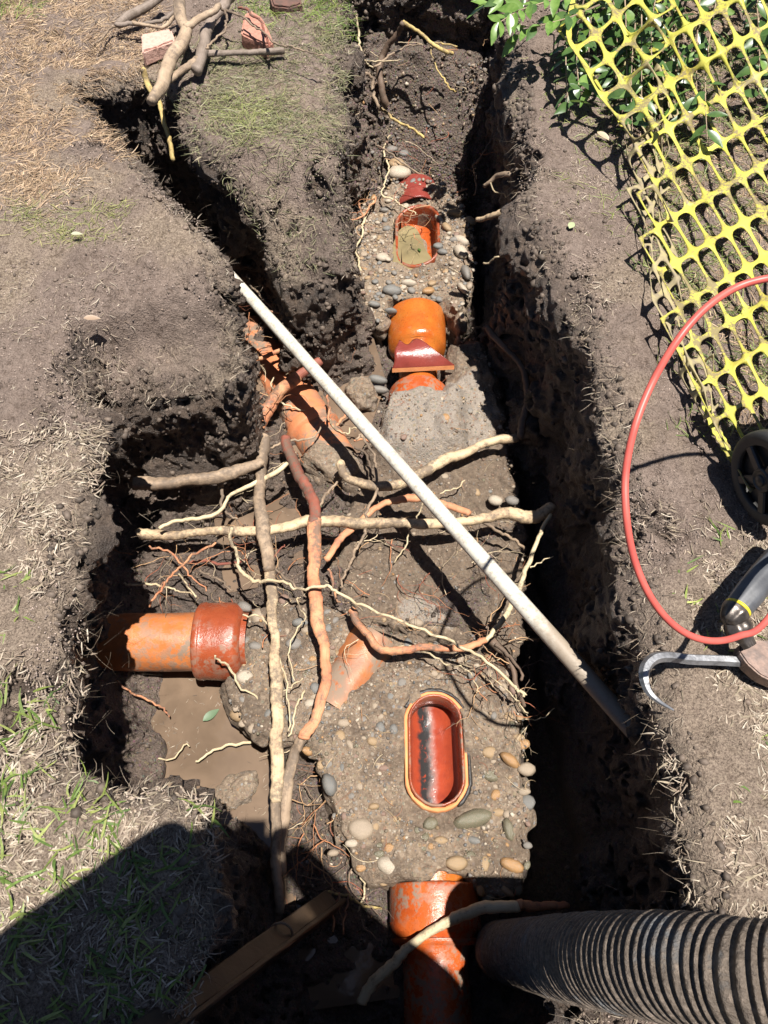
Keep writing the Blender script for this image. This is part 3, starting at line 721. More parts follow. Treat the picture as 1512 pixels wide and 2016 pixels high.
# sherd of a broken socket
def sherd():
    V = []; F = []; nu, nv = 22, 14; cz, R, th = .052, .078, .013
    p0 = U(772, 722, .07); p1 = U(892, 722, .07); y0_ = p0.y
    g = {}
    for side in (0, 1):
        for i in range(nu + 1):
            u = i / nu; x = p0.x + (p1.x - p0.x) * u
            vmax = 1.0 if u < .45 else 1 - .97 * ((u - .45) / .55) ** 1.1
            vmax *= (.93 + .05 * math.sin(u * 19)) if u < .5 else 1
            for j in range(nv + 1):
                v = j / nv * vmax
                pf = U(772 + 122 * u, 728 - 6 * u, .062); xb = 785 + 60 * u; pb = U(xb, 668 + 8 * math.sin(u * 7), .098)
                q = Vector(pf).lerp(Vector((pf.x + (pb.x - pf.x) * (1 - .3 * u), pb.y, pb.z)), v)
                hgt = .030 * math.sin(math.pi * min(1, .12 + v * .8))
                V.append((q.x + .003 * math.sin(v * 9) * (1 - u), q.y - .35 * hgt - side * .004, q.z + hgt - side * th * 1.25))
                g[side, i, j] = len(V) - 1
    for i in range(nu):
        for j in range(nv):
            F.append((g[0, i, j], g[0, i + 1, j], g[0, i + 1, j + 1], g[0, i, j + 1])); F.append((g[1, i, j], g[1, i, j + 1], g[1, i + 1, j + 1], g[1, i + 1, j]))
    e = []
    for i in range(nu): e += [(g[0, i, 0], g[1, i, 0], g[1, i + 1, 0], g[0, i + 1, 0]), (g[0, i, nv], g[0, i + 1, nv], g[1, i + 1, nv], g[1, i, nv])]
    for j in range(nv): e += [(g[0, 0, j], g[0, 0, j + 1], g[1, 0, j + 1], g[1, 0, j]), (g[0, nu, j], g[1, nu, j], g[1, nu, j + 1], g[0, nu, j + 1])]
    me = bpy.data.meshes.new('pipe_sherd'); c = Vector((.16, y0_, .06)); me.from_pydata([tuple(Vector(v) - c) for v in V], [], F + e)
    me.materials.append(M['clay_maroon']); me.materials.append(M['clay_break'])
    for k, p in enumerate(me.polygons): p.material_index = 1 if k >= len(F) else 0; p.use_smooth = k < len(F)
    o = bpy.data.objects.new('pipe_sherd', me); COL.objects.link(o); o.location = c
    tag(o, 'curved sherd of broken pipe, dark red glaze with raw orange broken edges', 'broken pipe')
sherd()

# ------------------------------------------------------------------ roots
RNG = random.Random(5)
def root(mat, wpx, label, pts, z=.1, taper=1.0, rough=.12, flat=1.0, name='root', cat='root', group='tree roots in the trench', wob=.0035, sub=None):
    n = len(pts); W = []; RD = []
    if wpx <= 13 and name == 'root': wpx = wpx * (.72 if wpx <= 10 else .85)
    for i, p in enumerate(pts):
        zz = p[2] if len(p) > 2 else (z if not isinstance(z, tuple) else z[0] + (z[1] - z[0]) * i / (n - 1))
        W.append(U(p[0], p[1], zz))
    L_ = sum((W[i + 1] - W[i]).length for i in range(n - 1)); m = max(8, min(90, int(L_ / .010)))
    C = catmull(W, m)
    kn = [RNG.random() for _ in range(m + 1)]
    for i, c in enumerate(C):
        u = i / m; q = pts[min(int(u * (n - 1)), n - 1)]
        r_ = wpx * .46 * PXM(q[0], q[1], c.z) * (1 + (taper - 1) * u)
        r_ *= (1 + .07 * math.sin(i * .29 + wpx) + .12 * math.sin(i * .10 + wpx * 1.7) + .05 * (kn[i] - .5)) * (.82 if i == m else 1)
        if kn[i] > .985 and wpx > 8: r_ *= 1.12
        RD.append(r_)
        if 0 < i < m:
            a = wob * (1 + (wpx < 9))
            c.x += a * math.sin(i * .55 + wpx * 3) * .6 + a * (RNG.random() - .5); c.y += a * math.sin(i * .43 + wpx) * .6 + a * (RNG.random() - .5); c.z += a * .8 * (RNG.random() - .5)
    o_ = C[0].copy(); C = [c - o_ for c in C]
    seg = 14 if wpx > 16 else (10 if wpx > 9 else 7)
    o = tube(name, C, RD, M[mat] if isinstance(mat, str) else mat, seg, rough, RNG, flat); o.location = o_
    tag(o, label, cat, group)
    return o
R_ = root
R_('tan', 25, 'upper end of the long upright root, grey brown bark, crossing two level roots', [(522,858),(516,900),(513,950),(512,1000),(519,1050),(526,1095),(531,1125)], .15, 1.0)
R_('cream', 24, 'long upright root strap peeled to cream and orange beside the side pipe collar', [(531,1118),(534,1160),(536,1200),(540,1260),(542,1300),(545,1360),(547,1410),(544,1450),(545,1520),(545,1580)], .145, 1.02, .05, .6)
R_('tan', 22, 'muddy lower run of the upright root going down into the shadow', [(545,1570),(544,1620),(543,1680),(546,1740),(552,1800)], (.14, .06), .85)
R_('red', 22, 'dark red upper run of the second upright root, from the clay collar downwards', [(562,862),(572,900),(590,935),(606,965),(617,990),(621,1030)], (.09,.15), 1.05)
R_('orange', 26, 'second upright root, pink orange and split lengthwise, bending left near its foot', [(621,1020),(619,1080),(617,1130),(620,1180),(629,1240),(640,1280),(642,1330),(632,1385),(612,1430),(598,1455)], .15, .95, .08, .6)
R_('tan', 28, 'mud coated foot of the second upright root beside the pebbly bed', [(598,1450),(582,1480),(570,1520),(562,1580),(556,1650),(552,1720)], (.13,.05), .8)
R_('cream', 20, 'level root with flaking cream bark, left run from the cut bank to the upright root', [(272,1052),(330,1052),(400,1048),(450,1044),(510,1047),(560,1038),(600,1028),(622,1024)], (.10,.13), 1.15)
R_('cream', 23, 'level peeled cream root, right run passing under the white pole to the dark gap', [(610,1027),(660,1027),(700,1030),(750,1030),(800,1030),(850,1030),(900,1030),(950,1020),(1000,1012),(1040,1018),(1068,1012),(1086,996)], (.13,.15), 1.05, .08)
R_('cream', 21, 'thick curved cream root with a sawn blunt end, sweeping over the pale concrete patch', [(668,912),(675,930),(695,948),(730,955),(770,955),(800,948),(835,928),(870,908),(905,896),(940,880),(975,868),(1020,862)], .12, .95, .06)
R_('brown', 15, 'brown root hanging in the shade above the curved cream root end', [(1022,862),(1030,830),(1038,790),(1036,750),(1022,715),(1000,690),(975,665),(957,643)], (.13,.2), .9)
R_('tan', 26, 'stout muddy root on the left mud bank with a cream right half', [(262,952),(310,952),(360,946),(410,942),(455,930),(490,920),(517,908)], .185, .9)
R_('pale', 11, 'thin pale root snaking above the flaking level root on the left', [(314,1041),(338,1028),(362,1024),(386,1022),(418,1014),(437,1000),(450,982),(460,970),(497,953),(537,936),(566,912)], .155, .9)
R_('tan', 10, 'short brown spur root hooking off the thin pale snaking root', [(430,962),(440,975),(436,995),(450,1012),(468,1022)], .13, .7)
R_('pale', 10, 'long thin pale root wandering over both upright roots to the right', [(456,1040),(458,1070),(466,1098),(472,1122),(490,1138),(520,1143),(553,1148),(590,1158),(630,1154),(660,1163),(700,1184),(760,1213),(830,1240),(892,1262),(950,1300),(1000,1336),(1024,1358),(1031,1372)], .185, .9)
R_('orange', 17, 'stripped orange root arching from the second upright root under the white pole', [(640,1102),(665,1070),(690,1042),(720,1016),(745,998),(775,985),(815,980),(850,985),(890,997),(925,1012)], (.10,.17), .85, .1, .8)
R_('tan', 10, 'tapering tail of the arched orange root ending on the concrete edge', [(920,1010),(955,1030),(990,1050),(1020,1068),(1032,1082)], (.16,.05), .7)
R_('orange', 15, 'bent orange root with frayed red bark lying level below the clean cement spot', [(690,1200),(705,1225),(722,1248),(745,1276),(790,1280),(830,1275),(880,1276),(925,1272),(958,1260)], .12, 1.05)
R_('pale', 13, 'forked pale root rising along the right concrete edge to the level root tip', [(952,1262),(975,1242),(995,1210),(1012,1180),(1025,1150),(1040,1110),(1060,1060),(1085,1012)], (.12,.18), .8)
R_('pale', 5, 'twig like fork on the pale root at the right concrete edge', [(1045,1118),(1062,1105),(1089,1095)], .17, .6)
R_('pale', 6, 'thin whitish root curling down right from the bent orange root', [(748,1272),(775,1274),(810,1276),(845,1287),(880,1306),(910,1316),(930,1340),(944,1362)], .11, .7)
R_('tan', 9, 'wavy brown root hanging between the curved root and the second upright root', [(700,866),(712,858),(728,876),(737,905),(743,940),(741,962),(727,1000),(720,1030),(712,1058),(700,1085),(688,1112),(678,1135),(669,1156)], (.12,.14), .9)
R_('pale', 6, 'thin pale root trailing down beside the upright strap from the pipe collar', [(478,1210),(500,1211),(521,1220),(533,1244),(546,1270),(553,1305),(559,1338),(568,1370),(572,1395),(567,1440)], .13, .8)
R_('pale', 5, 'very fine pale root looping between the two upright roots', [(588,1175),(592,1200),(602,1222),(588,1238),(566,1278),(572,1300),(580,1340)], .12, .8)
R_('pale', 8, 'smooth pale root starting on the pipe collar and ending on the grey stone', [(424,1290),(436,1303),(449,1316),(461,1334),(474,1350),(492,1364),(508,1378)], (.13,.02), .8)
R_('pale', 7, 'pale twig floating on the puddle and pointing at the grey stone', [(385,1499),(405,1490),(425,1480),(445,1468),(470,1463),(500,1460)], -.09, 1.3)
R_('pale', 5, 'small bent pale twig floating on the puddle', [(310,1493),(330,1494),(344,1490),(350,1480),(358,1470),(373,1470)], -.09, .8)
R_('orange', 6, 'reddish rootlet reaching from the shaded wall over the puddle', [(230,1340),(255,1362),(280,1376),(305,1388),(322,1394),(333,1412)], (-.02,-.08), .8)
R_('orange', 26, 'thick orange root stub lying across the buried terracotta pipe', [(503,856),(515,826),(529,800),(542,782),(556,766),(572,752),(588,739)], (.02,.12), .95, .1)
R_('red', 24, 'dark red knuckle of the thick stub across the buried pipe', [(580,745),(598,733),(612,722),(632,710)], (.11,.14), .8, .2)
R_('orange', 12, 'straight orange brown root stub over the top of the buried pipe', [(448,732),(470,724),(490,715),(512,706),(535,695),(560,686)], .08, .9)
R_('brown', 9, 'reddish brown root lying in mud left of the upright root top', [(445,858),(465,865),(485,876),(510,888)], .03, .9)
R_('red', 9, 'red brown root lying in mud just above its twin', [(450,846),(475,852),(500,858),(520,868)], .03, .8)
R_('tan', 7, 'thin tan root crossing the buried pipe collar up to the right', [(533,882),(552,875),(576,869),(598,866),(620,858),(630,845),(638,830)], .09, .9)
R_('pale', 5, 'hair thin pale root draped on the buried pipe', [(540,742),(535,760),(545,782),(560,795),(578,802),(600,808),(622,818)], .05, .8)
R_('pale', 5, 'fine whitish root waving from the buried pipe to the white pole', [(650,826),(660,842),(672,850),(684,855),(690,846),(704,843),(715,846)], .04, .9)
R_('orange', 8, 'short upright orange root beside the white pole over the brown water', [(647,772),(645,795),(648,815),(645,832)], .08, .9)
R_('orange', 9, 'short orange root on the mud between the buried pipe and the concrete', [(662,838),(672,826),(684,815),(696,804)], .02, .8)
R_('tan', 9, 'slanting root between the second upright root and the curved root end', [(625,1001),(636,982),(650,964),(664,948)], (.1,.1), .9)
R_('brown', 8, 'dark rootlet hanging from the curved cream root beside the white pole', [(700,880),(716,892),(728,912),(736,940)], (.08,.1), .9)
R_('orange', 7, 'small curled orange root resting on concrete by the pole', [(697,868),(712,864),(724,868),(736,872)], .07, .9)
R_('pale', 5, 'yellowish hair root trailing from the pole across the level root', [(915,946),(900,958),(880,966),(866,972)], .08, .8)
R_('pale', 5, 'fine root dangling below the level cream root near the pole', [(835,985),(822,1010),(808,1040),(806,1062),(790,1082),(776,1108)], (.15,.03), .8)
R_('orange', 8, 'orange root leaning steeply over the roots left of the pipe collar', [(294,1195),(308,1172),(322,1152),(340,1132),(358,1112),(386,1092),(425,1068)], (.02,.10), .9)
R_('orange', 6, 'thin orange root sloping down right above the side pipe', [(294,1075),(315,1080),(335,1088),(350,1104),(366,1120),(386,1142),(406,1164)], (.08,.06), .8)
R_('pale', 7, 'pale yellow root running level just above the side pipe barrel', [(245,1148),(275,1150),(300,1153),(330,1156),(352,1162),(370,1168),(388,1177)], .04, .8)
R_('pale', 6, 'pale root crossing steeply behind the pipe collar', [(352,1130),(362,1146),(374,1160),(386,1176)], .05, .8)
R_('red', 9, 'bright red root lying level in the mud left of the upright root', [(374,1109),(400,1107),(437,1108),(465,1106),(489,1103)], .02, .9)
R_('tan', 8, 'tan root sloping to the rounded stones above the pipe collar', [(394,1122),(410,1134),(430,1145),(446,1152),(460,1162)], .03, .9)
R_('brown', 7, 'dark twig lying in front of the pipe collar roots', [(386,1128),(392,1140),(405,1150)], .03, .7)
R_('tan', 7, 'rootlet between the upright roots running down right', [(540,1116),(556,1132),(572,1150),(590,1163),(603,1176)], .08, .8)
R_('red', 7, 'short red rootlet above the long pale wandering root', [(528,1120),(540,1100),(552,1084),(560,1072)], .07, .6)
R_('orange', 9, 'short thick orange stub below the long pale wandering root', [(646,1120),(652,1140),(660,1162),(670,1185)], (.06,.03), .7)
R_('red', 5, 'thin red rootlet on mud under the level cream root', [(755,1055),(770,1070),(790,1080),(808,1088)], .05, .6)
R_('pale', 7, 'pale rootlet beside the muddy foot of the second upright root', [(600,1360),(590,1380),(582,1400),(574,1425),(567,1450)], .08, .8)
R_('pale', 5, 'short pale rootlet crossing the upright strap near the puddle', [(596,1335),(582,1342),(568,1352),(558,1360)], .13, .8)
R_('brown', 16, 'mud coated root bundle over the right edge of the near concrete', [(968,1262),(990,1280),(1005,1305),(1015,1335),(1022,1365),(1032,1392)], (.11,.06), .55, .3)
R_('brown', 10, 'thin muddy root beside the bundle at the right edge of the near concrete', [(975,1268),(1002,1290),(1020,1312),(1026,1340)], (.12,.09), .7, .3)
R_('pale', 5, 'thin pale end of a root trailing past the right edge of the near concrete', [(965,1325),(985,1345),(1005,1368),(1025,1390),(1040,1404)], .10, .7)
R_('pale', 4, 'fine whitish hair root curving out over the dark gap', [(1030,1415),(1055,1416),(1075,1408),(1092,1394)], .10, .7)
R_('pale', 24, 'large pale root arching over the biggest clay socket into shadow', [(712,1975),(735,1938),(770,1900),(800,1868),(835,1843),(870,1822),(905,1803),(945,1790),(985,1786),(1022,1783)], (.05,.16), .95, .07)
R_('orange', 20, 'orange frayed end of the large root beside the ribbed hose', [(1018,1783),(1040,1784),(1075,1782),(1120,1784)], (.16,.10), .8, .15)
R_('yellow', 8, 'short yellow root poking level out of the wet mud by the big socket', [(640,1755),(672,1765),(705,1775),(752,1789)], .0, 1.05)
R_('pale', 8, 'pale upright root dropping from the near concrete corner', [(704,1700),(707,1722),(714,1745),(713,1770),(704,1795)], (.02,-.02), .7)
R_('orange', 6, 'thin orange upright rootlet in wet mud left of the big socket', [(680,1745),(684,1770),(682,1800),(676,1840)], 0, .8)
R_('orange', 7, 'orange upright rootlet nearest the shadow edge in the wet mud', [(668,1757),(662,1780),(657,1805),(655,1835)], 0, .9)
R_('tan', 5, 'thin tan rootlet in the wet mud ending at the shadow tip', [(712,1810),(725,1830),(740,1848),(752,1858)], -.01, .8)
# around the wedge of turf
R_('tan', 7, 'thin root rising from mud below the turf wedge, left of the white pole', [(487,541),(494,560),(504,575),(520,590),(536,604),(550,640)], (.2,.1), .9)
R_('orange', 7, 'crooked root knee poking from the mud wall above the white pole', [(560,560),(563,578),(577,590),(572,603),(556,613),(528,612)], (.22,.2), .9)
R_('tan', 9, 'reddish root hanging down the right side of the turf wedge', [(680,521),(686,545),(690,575),(692,605),(698,637)], (.12,.05), .9)
R_('orange', 8, 'orange root lying along the foot of the turf wedge', [(697,640),(690,657),(668,662),(640,660),(612,664),(590,668)], .03, .8)
R_('orange', 7, 'orange branch of the root by the turf wedge reaching towards the socket', [(688,566),(700,575),(710,583),(718,598),(727,612)], (.08,.03), .8)
R_('pale', 7, 'wavy pale root on gravel left of the water filled hole', [(736,396),(728,412),(716,428),(716,446),(712,462),(704,484),(703,505),(706,522),(712,534)], .075, .9)
R_('orange', 6, 'orange frayed root on gravel beside the wavy pale root', [(695,388),(706,400),(712,416),(714,428)], .08, .8)
R_('orange', 5, 'orange root twig beside the wavy pale root, top branch', [(690,432),(705,428),(722,418),(734,402),(740,388)], .09, .8)
R_('pale', 5, 'thin pale root looping over the pale stone down to the oval hole', [(770,265),(760,275),(757,298),(762,320),(763,345),(757,362),(750,376),(757,388),(778,396),(796,405),(818,422)], (.14,.09), .9)
R_('tan', 5, 'thin straight reddish root slanting over gravel to the pale stone', [(740,282),(762,298),(790,318),(815,335),(835,344)], (.18,.1), .8)
R_('yellow', 9, 'yellow barked root slanting down the far gravel bank', [(749,213),(765,228),(783,238),(800,247),(812,254),(824,262),(834,272)], (.25,.2), .8)
R_('tan', 10, 'reddish brown root hanging down the far bank', [(681,123),(698,134),(714,141),(730,152),(736,170),(736,190),(742,205),(750,216)], (.42,.26), .9)
R_('brown', 16, 'stout grey brown root standing up the far bank to a forked bend', [(762,208),(754,190),(750,168),(748,140),(752,112),(762,92),(776,76),(786,58),(793,44)], (.28,.55), .8)
R_('yellow', 11, 'mottled yellow root crossing the far end of the trench from the fork', [(793,43),(806,50),(820,60),(834,72),(848,84),(862,94),(878,102),(892,106)], (.55,.45), .9)
R_('yellow', 6, 'small yellow side shoot at the end of the mottled root', [(846,82),(862,85),(880,88),(900,92)], .47, .7)
R_('yellow', 5, 'thin wavy yellow root hanging below the mottled root', [(848,92),(852,112),(858,132),(868,147),(878,160),(884,172),(898,180)], (.45,.35), .8)
R_('tan', 6, 'reddish rootlet branching beside the stout far root', [(735,132),(755,120),(775,105),(800,90),(830,88)], (.42,.45), .7)
R_('pale', 6, 'pale hanging root at the left rim of the far trench end', [(697,24),(702,45),(708,66),(708,90),(712,112),(724,124),(735,135)], (.58,.42), .8)
R_('pale', 4, 'hair thin straight rootlet strung level at the far trench end', [(660,114),(700,118),(740,120),(790,118)], .5, .8)
# cut stubs in the right hand bank
R_('cream', 13, 'cleanly cut cream root stub sticking out of the right bank', [(939,432),(962,428),(985,420),(1016,404)], (.42,.50), 1.15, .06)
R_('tan', 12, 'bent sawn root stub highest on the right bank, reddish bark', [(953,366),(964,357),(975,347),(990,344),(1008,343)], (.42,.50), 1.1, .1)
R_('pale', 5, 'small pale fork below the bent sawn root stub', [(966,360),(972,375),(985,380),(996,388)], (.44,.4), .7)
R_('pale', 6, 'short thin pale stub below the two cut stubs in the right bank', [(952,518),(968,512),(985,505)], (.3,.34), .9)
R_('brown', 6, 'dark root hanging loose in the shade right of the far gravel', [(933,384),(936,360),(937,342),(933,325),(944,308),(957,292),(968,272),(976,250)], (.2,.4), .8)
R_('orange', 6, 'short orange root level with the dark red pipe crown', [(876,378),(890,380),(905,379),(920,372)], .09, .8)
# roots and cut branches thrown on the lawn
BG = 'cut branches thrown on the lawn'
def branch(mat, w_, label, pts, z, taper=1.0, rough=.1): return root(mat, w_, label, pts, z, taper, rough, name='branch', cat='branch', group=BG, wob=.003)
branch('bark', 25, 'thickest forked branch, pale bark, its sawn foot hanging over the slot', [(350,-12),(354,20),(360,45),(368,62),(357,85),(342,108),(328,132),(323,160),(310,182),(297,202)], (.74,.70), 1.0)
branch('bark', 15, 'side fork leaving the thickest branch to the right', [(364,55),(382,44),(402,31),(420,22),(432,10)], (.74,.74), .8)
branch('yellow', 13, 'split yellow root under the thickest branch, dropping into the slot', [(279,136),(286,155),(298,178),(312,202),(321,232),(330,262),(336,290),(342,317)], (.68,.50), .8, .2)
branch('barkgrey', 24, 'grey barked branch running beside the thickest one', [(456,-10),(440,12),(420,34),(408,58),(403,82),(398,110),(384,141)], (.70,.68), 1.0)
branch('barkgrey', 14, 'straight grey branch lying level to the right', [(408,106),(435,105),(460,104),(500,104),(530,101),(560,100)], .68, .85)
branch('barkgrey', 18, 'grey branch at the top left end of the pile', [(316,-6),(295,10),(272,21),(252,33),(231,49)], (.70,.68), .9)
branch('tan', 17, 'short brown branch low in the pile leading from the thickest one', [(331,158),(345,148),(360,138),(374,129),(390,115)], .69, .9)
branch('barkgrey', 8, 'thin grey branch crossing left above the pale brick', [(228,50),(255,46),(282,46),(305,45),(325,36),(345,22)], .69, .9)
branch('tan', 5, 'thin bowed twig lying over the dark red brick', [(430,14),(458,26),(487,40),(512,58),(530,76),(552,88),(578,94),(610,103),(638,109)], .73, .7)
branch('tan', 5, 'thin twig hanging left out of the pile over dry grass', [(232,48),(218,58),(205,70),(186,86)], .68, .7)
branch('tan', 6, 'curved twig arching over the pile', [(436,16),(446,35),(444,55),(428,75),(405,95)], .73, .8)
branch('bark', 9, 'brown stick beside the thin grey branch', [(345,30),(325,52),(300,52),(275,48),(262,44)], .70, .8)
branch('red', 6, 'red twig across the dark red brick', [(470,16),(490,22),(508,38),(520,60),(530,92)], .72, .8)

# ------------------------------------------------------------------ bricks thrown on the lawn
mb = mat_plain('pale_pink_brick', (.50, .31, .25), (.40, .235, .19), 90, .9, .004); mb2 = mat_plain('red_brick', (.36, .18, .13), (.27, .12, .085), 90, .9, .004)
def rock_from(name, P, z0_, z1_, mat, label, cat, bev=.006):
    bm = bmesh.new(); c = sum((Vector(p) for p in P), Vector((0, 0))) / len(P)
    b = [bm.verts.new((p[0] - c.x, p[1] - c.y, 0)) for p in P]; t = [bm.verts.new(((p[0] - c.x) * .96, (p[1] - c.y) * .96, z1_ - z0_ + .006 * RNG.random())) for p in P]
    bm.faces.new(b[::-1]); bm.faces.new(t); n = len(P)
    for i in range(n): bm.faces.new((b[i], b[(i + 1) % n], t[(i + 1) % n], t[i]))
    bmesh.ops.recalc_face_normals(bm, faces=bm.faces[:])
    bmesh.ops.bevel(bm, geom=bm.edges[:], offset=bev, segments=2, affect='EDGES')
    bmesh.ops.triangulate(bm, faces=bm.faces[:]); bmesh.ops.subdivide_edges(bm, edges=bm.edges[:], cuts=2, use_grid_fill=True)
    for v in bm.verts:
        v.co += Vector((RNG.random() - .5, RNG.random() - .5, RNG.random() - .5)) * .0018
    me = bpy.data.meshes.new(name); bm.to_mesh(me); bm.free(); me.materials.append(mat)
    o = bpy.data.objects.new(name, me); COL.objects.link(o); o.location = (c.x, c.y, z0_); return tag(o, label, cat)
def vp(px, z): return [U(p[0], p[1], z).to_2d() for p in px]
rock_from('broken_brick', vp([(277,68),(338,58),(346,82),(310,92),(279,106)], .69), .645, .69, mb, 'pale pink broken brick under the grey branches', 'brick')
rock_from('broken_brick', vp([(478,28),(494,18),(514,32),(530,60),(540,88),(520,88),(473,66)], .69), .64, .69, mb2, 'red pointed broken brick under a thin twig', 'brick')
rock_from('broken_brick', vp([(528,-10),(590,-10),(596,6),(570,16),(536,14)], .68), .64, .68, mat_plain('muddy_brick', (.12, .06, .045), (.07, .045, .035), 60, .9, .004), 'dark muddy brick lump at the top of the turf wedge', 'brick')

# ------------------------------------------------------------------ white pole
def mat_pole():
    m, b, L = newmat('scuffed_white_paint', .5, .4)
    n1 = noise(m, 28, 5, .65); n2 = noise(m, 120, 4, .7)
    sx = N(m, 'ShaderNodeSeparateXYZ'); L.new(geo(m), sx.inputs[0])
    c = mix(m, ramp(m, n2.outputs[0], [(.50, (0,) * 3), (.66, (.8,) * 3)]), (.50, .475, .41), (.27, .235, .185))
    mf = ramp(m, mth(m, 'ADD', mth(m, 'MULTIPLY', sx.outputs[0], 1.0), mth(m, 'MULTIPLY', n1.outputs[0], .12)), [(.40, (0,) * 3), (.46, (1,) * 3)])
    mf0 = ramp(m, mth(m, 'ADD', sx.outputs[0], mth(m, 'MULTIPLY', n1.outputs[0], .1)), [(-.49 + 1e-9 if 0 else .0, (1,) * 3), (.01, (0,) * 3)])
    c = mix(m, mth(m, 'MULTIPLY', mf, .85), c, (.22, .17, .125))
    s4 = ramp(m, n1.outputs[0], [(.48, (0,) * 3), (.72, (1,) * 3)])
    c = mix(m, mth(m, 'MULTIPLY', s4, .6), c, (.27, .22, .165))
    L.new(c, b.inputs['Base Color']); bump(m, b, n2.outputs[0], .0008, .6); return m
def pole_pt(px, z): return U(px, 515 + 1.128 * (px - 430), z)
pa = pole_pt(424, .27); pb = pole_pt(1272, .33); pc = (pa + pb) / 2
pts = [pa.lerp(pb, k / 40) - pc for k in range(41)]
rad = [.0198 - .0035 * (k < 8) * (8 - k) / 8 + .0025 * max(0, (k - 25)) / 15 for k in range(41)]
o = tube('pole', pts, rad, mat_pole(), 24, .01, RNG); o.location = pc
tag(o, 'long scuffed white pole leaning slantwise across the whole trench, lower end caked in mud', 'pole')

# ------------------------------------------------------------------ red hose
hp = [Vector((2.6, .9, .665)), Vector((1.9, .8, .70)), Vector((1.3, .84, .98)), Vector((.94, .87, 1.2)), Vector((.75, .87, 1.26)), U(1580, 540, 1.28), U(1512, 548, 1.28), U(1450, 566, 1.27), U(1390, 606, 1.26), U(1335, 668, 1.24), U(1285, 752, 1.2), U(1250, 840, 1.17), U(1232, 930, 1.13), U(1233, 1015, 1.10), U(1247, 1095, 1.06),
      U(1275, 1165, 1.03), U(1312, 1217, 1.0), U(1356, 1250, .98), U(1405, 1262, .96), U(1455, 1252, .94), U(1512, 1218, .93), Vector((.735, .60, .93)), Vector((.87, .64, .94)), Vector((1.2, .7, .86)), Vector((1.6, .7, .72)), Vector((2.3, .6, .665))]
c0 = hp[8].copy()
mh = mat_plain('red_rubber', (.50, .095, .075), (.40, .07, .058), 14, .42, .0, spec=.35)
o = tube('air_hose', [p - c0 for p in catmull(hp, 300)], [.0053] * 301, mh, 14, 0, RNG); o.location = c0
tag(o, 'red rubber hose hanging in a wide loop above the right bank', 'hose')

# ------------------------------------------------------------------ ribbed suction hose
def ribbed():
    dep = [(978,1868,1.88),(990,1872,1.68),(1035,1878,1.44),(1100,1884,1.22),(1180,1890,1.06),(1260,1897,.965),(1350,1906,.895),(1430,1918,.85),(1520,1934,.81)]
    ctrl = [Vector(((px - 756) / FPX * d, (CT - (py - 1008) / FPX * ST) * d, H + (-ST - (py - 1008) / FPX * CT) * d)) for px, py, d in dep]
    ctrl += [Vector((.50, -.04, 1.10)), Vector((.60, -.06, 1.10)), Vector((.71, -.11, 1.03)), Vector((.81, -.2, .90)), Vector((.92, -.36, .78)), Vector((1.0, -.7, .715)), Vector((1.2, -1.4, .715))]
    L_ = sum((ctrl[i + 1] - ctrl[i]).length for i in range(len(ctrl) - 1)); pitch = .0135; per = 8; n = int(L_ / pitch * per)
    D_ = catmull(ctrl, 1500); cum = [0.0]
    for i in range(1500): cum.append(cum[-1] + (D_[i + 1] - D_[i]).length)
    n = int(cum[-1] / pitch * per); tt = np.interp(np.linspace(0, cum[-1], n + 1), cum, np.arange(1501)); C = [D_[min(int(t), 1499)].lerp(D_[min(int(t), 1499) + 1], t - min(int(t), 1499)) for t in tt]
    R = .0595; rad = []
    for i in range(n + 1):
        ph = (i % per) / per; rad.append(R + (.0008, .0024, .0024, .0008, -.0026, -.004, -.004, -.0026)[i % per])
    return C, rad
C_, rad_ = ribbed(); c0 = C_[40].copy()
def mat_ribbed():
    m, b, L = newmat('muddy_grey_plastic', .6, .4)
    n1 = noise(m, 10, 5, .65); n2 = noise(m, 80, 5, .7)
    mf = ramp(m, n1.outputs[0], [(.36, (0,) * 3), (.46, (1,) * 3)])
    mud = ramp(m, n2.outputs[0], [(.3, (.045, .034, .026)), (.55, (.10, .078, .06)), (.75, (.19, .15, .12))])
    L.new(mix(m, mf, (.10, .10, .10), mud), b.inputs['Base Color'])
    bump(m, b, mth(m, 'ADD', n2.outputs[0], n1.outputs[0]), .007, 1.0); return m
r = empty('suction_hose', c0, 'fat ribbed suction hose caked in grey mud, rising from the trench at the near right', 'hose')
nz = [1 + .02 * vnoise(p.x, p.y, p.z, .02, 3) for p in C_]
o = tube('ribbed_body', C_, [a * float(b_) for a, b_ in zip(rad_, nz)], mat_ribbed(), 36, .006, RNG, smooth=True); child(o, r)
o = lathe('cuff', C_[2], C_[10] - C_[2], soften([(0, .05), (0, .062), (.018, .064), (.03, .064), (.03, .055)]), mat_plain('pale_grey_cuff', (.30, .31, .31), (.16, .15, .14), 30, .5)); child(o, r)

